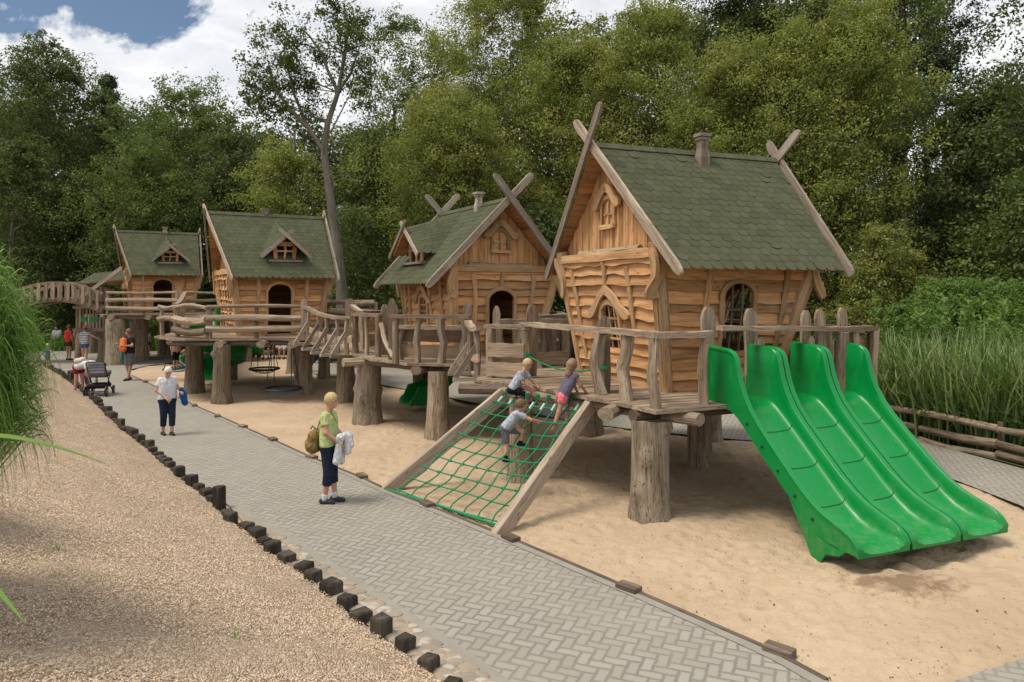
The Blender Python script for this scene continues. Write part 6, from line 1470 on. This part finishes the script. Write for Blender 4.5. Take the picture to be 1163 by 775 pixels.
# older woman in white
b = gp(190, 494, .04)
p2, J, f, l = person('white haired older woman in a white tee and navy trousers walking along the path', stand(1.53, elR=(-.02, -.25, 1.12), wrR=(.17, -.08, .93), elL=(.0, .25, 1.14), wrL=(.17, .26, 1.08), ankL=(.10, .08, .075), ankR=(-.06, -.085, .075), kneeL=(.08, .09, .47), head=(.07, 0, 1.56)), 1.53,
       dict(top='c_white', bottom='c_navy', hair='hair_white', shoes='c_sandal'), b, face=-.85, sleeve=.6, leg=1.62, fat=1.22, res=.0135, detail=True, look_down=.45)
W = lambda *v: W3(b, f, l, tuple(x * .9 for x in v))
blob('jacket', 'blue jacket carried in the hand of the white haired woman', 'jacket', [(W(.19, .27, 1.12), W(.16, .33, .98), .05, .07), (W(.16, .33, .98), W(.14, .38, .76), .07, .06), (W(.17, .28, 1.0), W(.17, .34, .78), .05, .05)], 'c_blue', .03, .014, .004)
# children on the net
nrm_ = (TR - TL).cross(BL - TL).normalized(); nrm_ = nrm_ if nrm_.z > 0 else -nrm_
def hit(px, py, o=0.0):
    d = at(px, py, 1.0) - V3(0, 0, H); P_ = TL.lerp(BR, .5) + nrm_ * o - nrm_ * .10; t = (P_ - V3(0, 0, H)).dot(nrm_) / d.dot(nrm_); return V3(0, 0, H) + d * t
def pxpose(D, **k): return {n: at(v[0], v[1], D + (v[2] if len(v) > 2 else 0)) for n, v in k.items()}
D = 12.25
person('blond boy in light grey tee and dark shorts crouching atop the net', pxpose(D, head=(599, 414), neck=(595.5, 421), shL=(597, 424.5, .13), shR=(590, 425, -.12), hipL=(585, 442, .09), hipR=(581, 443, -.09), elL=(604, 432, .10), elR=(594, 435, -.14), wrL=(610, 438, .03), wrR=(604, 440.5, -.10), kneeL=(605, 443, .08), kneeR=(600, 447, -.10), ankL=(603, 457, .02), ankR=(596, 462, -.06)), 1.15,
       dict(top='c_lightgrey', bottom='c_black', hair='hair_blond'), face=.1, head_face=-.35, look_down=.45, world=True, sleeve=.7, leg=.85, res=.0125, shoes=True, footdir=(1, .2, .0), detail=True)
D = hit(586, 492).y - .02
person('brown haired boy in grey tee and shorts climbing the middle of the net', pxpose(D, head=(591.5, 460.5), neck=(589, 466.5), shL=(590, 470, .12), shR=(586, 470, -.11), hipL=(576, 487, .08), hipR=(573, 487, -.08), elL=(600, 475, .12), elR=(603, 477, -.08), wrL=(609, 479.5, .22), wrR=(618, 480, .12), kneeL=(593, 490, .05), kneeR=(575, 504, -.10), ankL=(591, 503, .06), ankR=(574.5, 521, -.16)), 1.18,
       dict(top='c_lightgrey', bottom='c_grey', hair='hair_brown', shoes='c_navy', sock='c_black'), face=.2, head_face=.25, world=True, sleeve=.65, leg=.98, res=.0125, footdir=(1, .1, -.1), detail=True)
D = hit(638, 462).y - .05
person('long haired girl in a purple grey tee and pink shorts leaning onto the deck', pxpose(D, head=(650, 415), neck=(649, 424), shL=(646, 428, .13), shR=(654, 427, -.08), hipL=(637, 449, .08), hipR=(640, 450, -.08), elL=(652, 437, .18), elR=(659, 437, -.08), wrL=(655, 444, .25), wrR=(665, 445, .02), kneeL=(644, 464, .10), kneeR=(635, 468, -.10), ankL=(645, 476, .22), ankR=(628, 487, -.14)), 1.22,
       dict(top='c_purple', bottom='c_pink', hair='hair_light_brown', skin='skin_tan'), face=.6, head_face=.55, hair='long', world=True, sleeve=.25, leg=.45, res=.0125, shoes=False, footdir=(.6, .6, -.35), look_down=.25)
# people farther along the path
def far(label, px, py, h, mats, face, z=.04, res=.022, **k):
    pose = k.pop('pose', {}); b = gp(px, py, z); return (b,) + person(label, stand(h, **pose), h, mats, b, face=face, res=res, **k)
b, _, J, f, l = far('man in a black tee and grey shorts with an orange carrier on his chest', 147, 432, 1.84, dict(top='c_black', bottom='c_grey', hair='hair_brown', skin='skin_tan'), -2.1, sleeve=.6, leg=.95, fat=1.05, pose=dict(elL=(.06, .25, 1.15), wrL=(.30, .12, 1.16), elR=(.08, -.25, 1.15), wrR=(.30, -.12, 1.22), ankL=(.1, .09, .075), ankR=(-.08, -.12, .075)), head_face=-2.4, res=.02)
W = lambda *v: W3(b, f, l, tuple(x * 1.08 for x in v)); blob('child_carrier', 'orange and pink child carrier bundle held on the chest of the man in black', 'carrier', [(W(.20, .0, 1.32), W(.22, .0, 1.06), .11, .13), (W(.24, .06, 1.25), W(.27, .1, 1.05), .07, .09)], 'c_orange', .03, .02, .008)
blob('towel', 'teal towel hanging beside the hip of the man in black', 'towel', [(W(.12, -.22, 1.0), W(.12, -.24, .72), .05, .06)], 'c_teal', .02, .02, .008)
b, _, J, f, l = far('bent over woman in a white tee and dark red shorts beside the pushchair', 91, 447, 1.65, dict(top='c_white', bottom='c_darkred', hair='hair_dark'), -.2, sleeve=.6, leg=.55, fat=1.05, pose=dict(hipL=(-.06, .09, .86), hipR=(-.06, -.09, .86), shL=(.36, .17, .98), shR=(.36, -.17, .98), neck=(.43, 0, .97), head=(.56, 0, .90), elL=(.42, .2, .70), elR=(.42, -.2, .70), wrL=(.48, .15, .47), wrR=(.48, -.15, .47), ankR=(-.1, -.1, .075), ankL=(.02, .1, .075), kneeL=(.0, .09, .46), kneeR=(-.06, -.09, .46)), look_down=.9, res=.02)
W = lambda *v: W3(b, f, l, v); blob('shoulder_bag', 'cream bag lying on the back of the bent over woman', 'bag', [(W(.0, -.12, 1.02), W(.14, -.12, 1.04), .09, .08), (W(.02, .02, 1.06), W(.12, .02, 1.07), .07, .06)], 'c_cream', .04, .02, .006)
far('small brown haired child in a pale top standing between the bent woman and the pushchair', 100, 446, 1.02, dict(top='c_white', bottom='c_grey', hair='hair_light_brown'), -2.0, res=.018)
far('toddler in a blue denim dress running on the path near the grass clump', 54, 419, 1.02, dict(top='c_denim', bottom='c_denim', hair='hair_blond'), 1.2, pose=dict(elL=(0, .32, 1.2), wrL=(.05, .50, 1.05), elR=(0, -.32, 1.2), wrR=(.05, -.50, 1.02)), leg=.6, res=.02)
far('woman in a bright red top seen from behind on the far plaza', 78, 409, 1.62, dict(top='c_red', bottom='c_sandal', hair='hair_brown', skin='skin_tan'), 1.2, leg=.5, res=.025)
far('woman in a navy striped tee, denim shorts and a pink cap pointing to the right', 96, 412, 1.62, dict(top='c_stripe', bottom='c_denim', hair='hair_brown'), 1.5, leg=.45, cap='c_pink', pose=dict(elR=(.05, -.36, 1.24), wrR=(.10, -.60, 1.12)), res=.022)
far('person in dark clothes with a white and navy cap behind the striped woman', 90, 407, 1.72, dict(top='c_navy', bottom='c_grey', hair='hair_dark'), 1.5, cap='c_white', res=.028)
far('girl with dark ponytail in white tee and denim under the far deck', 168, 403, 1.25, dict(top='c_white', bottom='c_denim', hair='hair_dark'), 1.3, hair='pony', leg=.5, res=.022)
far('person in a pale peach top standing left of the bench by the tall grass', 45, 394, 1.6, dict(top='c_pinkpale', bottom='c_cream', hair='hair_brown'), -1.5, res=.03)
far('person in dark blue partly hidden by the ornamental grass on the far plaza', 34, 395, 1.65, dict(top='c_denim', bottom='c_black', hair='hair_dark'), -1.5, res=.03)
SIT = dict(hipL=(-.02, .09, .50), hipR=(-.02, -.09, .50), kneeL=(.40, .11, .48), kneeR=(.40, -.11, .48), ankL=(.42, .11, .075), ankR=(.42, -.11, .075), shL=(-.06, .165, 1.0), shR=(-.06, -.165, 1.0), neck=(-.04, 0, 1.05), head=(.0, 0, 1.19), elL=(.0, .23, .75), elR=(.0, -.23, .75), wrL=(.22, .16, .60), wrR=(.22, -.16, .60))
def bench(x, y, ang, label, ln=1.6):
    root = thing('park_bench', label, 'bench', (x, y, .04)); c, s_ = math.cos(ang), math.sin(ang); X_ = V3(-s_, c, 0); F_ = V3(c, s_, 0); o = V3(x, y, .04)
    mb = MB()
    for k in range(3): mb.box(o + F_ * (-.05 + .13 * k) + V3(0, 0, .42), X_ * ln / 2, F_ * .055, V3(0, 0, .02))
    mb.build('seat', 'dark_beam', root); mb = MB()
    for k in range(2): mb.box(o - F_ * .2 + V3(0, 0, .62 + .16 * k), X_ * ln / 2, F_ * .02, V3(0, 0, .06))
    mb.build('backrest', 'dark_beam', root)
    for q in (-1, 1):
        mb = MB(); mb.box(o + X_ * q * (ln / 2 - .15) + V3(0, 0, .2), X_ * .04, F_ * .2, V3(0, 0, .2)); mb.box(o + X_ * q * (ln / 2 - .15) - F_ * .17 + V3(0, 0, .58), X_ * .035, F_ * .03, V3(0, 0, .24)); mb.build('leg', 'dark_beam', root)
q = gp(62, 397, .04); bench(q.x, q.y, -1.5, 'dark park bench in front of the tall grass below the arched footbridge', 2.4)
far('person in a white shirt and dark trousers sitting on the dark bench', 64, 397.5, 1.72, dict(top='c_white', bottom='c_black', hair='hair_dark'), -1.5, pose=SIT, res=.025, z=.02)
# crowd resting behind the swings
for i, (px, col, bot, hr, lb) in enumerate([(283, 'c_red', 'c_grey', 'hair_white', 'seated person in a red top left of the bench group, just above the green slide'), (303, 'c_navy', 'c_black', 'hair_dark', 'seated person in dark clothes behind the rear basket swing'), (313, 'c_pinkpale', 'c_pinkpale', 'hair_brown', 'seated person in pale pink behind the rear basket swing'), (323, 'c_white', 'c_lightgrey', 'hair_blond', 'seated person in white at the right end of the resting group'), (331, 'c_pinkpale', 'c_cream', 'hair_light_brown', 'seated person in pink and cream beside the thick rear pillar')]):
    far(lb, px, 406 + (i % 2), 1.66, dict(top=col, bottom=bot, hair=hr), -1.55 + .2 * (i % 3), pose=SIT, res=.028, z=.02)
q = gp(315, 406, .04); bench(q.x, q.y, -1.5, 'long dark bench of the resting group behind the basket swings', 2.6); q = gp(283, 406.5, .04); bench(q.x, q.y, -1.5, 'short dark bench under the person in red', 1.2)
# children on the loaded swing and on the ladder
cS = Vector((-11.95, 26.1, .48)); KS = dict(SIT); KS.update(ankL=(.5, .1, .25), ankR=(.5, -.1, .25))
person('blond child in a pale purple top kneeling high on the loaded basket swing', stand(1.25), 1.25, dict(top='c_pinkpale', bottom='c_black', hair='hair_blond'), cS + V3(-.2, -.02, -.10), face=-.6, res=.022)
person('child in a bright green top sitting on the loaded basket swing', {k: tuple(x * .72 for x in v) for k, v in KS.items()}, 1.2, dict(top='c_green', bottom='c_blue', hair='hair_light_brown'), cS + V3(.15, -.1, -.32), face=-.5, res=.022)
q = at(151, 376, 33.2); LD = thing('rope_ladder', 'rope ladder hanging under the far deck with a climbing child on it', 'ladder', (q.x, q.y + .2, 0))
for s_ in (-.2, .2):
    mb = MB(); mb.tube([(q.x + s_, q.y + .22, .1), (q.x + s_, q.y + .22, 2.18)], .016, 6); mb.build('rope', 'rope_dark', LD)
for k in range(6):
    mb = MB(); mb.tube([(q.x - .24, q.y + .22, .3 + .32 * k), (q.x + .24, q.y + .22, .3 + .32 * k)], .024, 7); mb.build('rung', 'grey_wood', LD)
person('child in light blue top and dark shorts climbing the rope ladder', stand(1.2, wrL=(.2, .2, 1.5), wrR=(.2, -.2, 1.4), elL=(.12, .27, 1.25), elR=(.12, -.27, 1.2), kneeL=(.2, .1, .62), ankL=(.05, .1, .35)), 1.2, dict(top='c_lightgrey', bottom='c_navy', hair='hair_brown'), V3(q.x, q.y, .90), face=1.57, res=.022)
# pushchair
def pushchair(p, ang, label):
    p = Vector(p); root = thing('pushchair', label, 'pushchair', p); f = V3(math.cos(ang), math.sin(ang), 0); l = V3(-f.y, f.x, 0); P = lambda a, b, c: p + f * a + l * b + V3(0, 0, c)
    mb = MB()
    for s_ in (-1, 1):
        mb.tube([P(-.36, .27 * s_, .16), P(.15, .25 * s_, .62), P(.25, .25 * s_, .72)], .016, 8); mb.tube([P(.36, .24 * s_, .14), P(-.1, .25 * s_, .58), P(-.42, .25 * s_, 1.02)], .016, 8)
    mb.tube([P(-.36, -.27, .16), P(-.36, .27, .16)], .014, 8); mb.build('frame', 'ring_black', root, smooth=.8)
    mb = MB(); mb.tube([P(-.42, -.25, 1.02), P(-.46, -.2, 1.06), P(-.46, .2, 1.06), P(-.42, .25, 1.02)], .019, 8); mb.build('handle', 'ring_black', root, smooth=.8)
    pr = [(P(-.22, -.17, .66), P(-.22, .17, .66), .06, .06), (P(.28, -.17, .62), P(.28, .17, .62), .06, .06), (P(-.25, -.17, .85), P(-.25, .17, .85), .05, .05)]
    for nm, pr, m in (('carrycot', [(P(-.2 + .12 * i, -.17, .62 + .02 * abs(i - 2)), P(-.2 + .12 * i, .17, .62 + .02 * abs(i - 2)), .085, .085) for i in range(5)], 'c_grey'), ('hood', [(P(-.27 + .09 * math.sin(i * .5), -.19, .70 + .09 * i), P(-.27 + .09 * math.sin(i * .5), .19, .70 + .09 * i), .045, .045) for i in range(4)] + [(P(-.1, -.18, .98), P(-.1, .18, .98), .04, .04), (P(.02, -.18, .92), P(.02, .18, .92), .035, .035)], 'c_grey'), ('basket', [(P(-.25 + .12 * i, -.2, .30), P(-.25 + .12 * i, .2, .30), .07, .07) for i in range(5)], 'c_black'), ('blanket', [(P(-.16, -.14, .80), P(-.1, .16, .84), .06, .07)], 'c_white')):
        o = blob(nm, None, None, pr, m, .04, .02, .003); o.location = o.location - p; o.parent = root
    for a_, r in ((-.36, .16), (.36, .13)):
        for s_ in (-1, 1):
            mb = MB(); c = P(a_, .29 * s_, r); mb.lathe(c - l * .022, [(r * .80, 0), (r, .006), (r, .038), (r * .80, .044)], 20, l); w_ = mb.build('wheel', 'ring_black', root, smooth=.6); mb = MB(); mb.lathe(c - l * .024, [(r * .42, 0), (r * .42, .048)], 16, l); mb.build('rim', 'steel', w_, smooth=.6)
    return root
pushchair(gp(113, 449, .04), math.radians(104), 'dark grey pushchair with a white blanket seen from behind on the path')
pushchair(gp(365, 412, .04), math.radians(10), 'dark pushchair parked behind the round log pillar under the plank bridge')
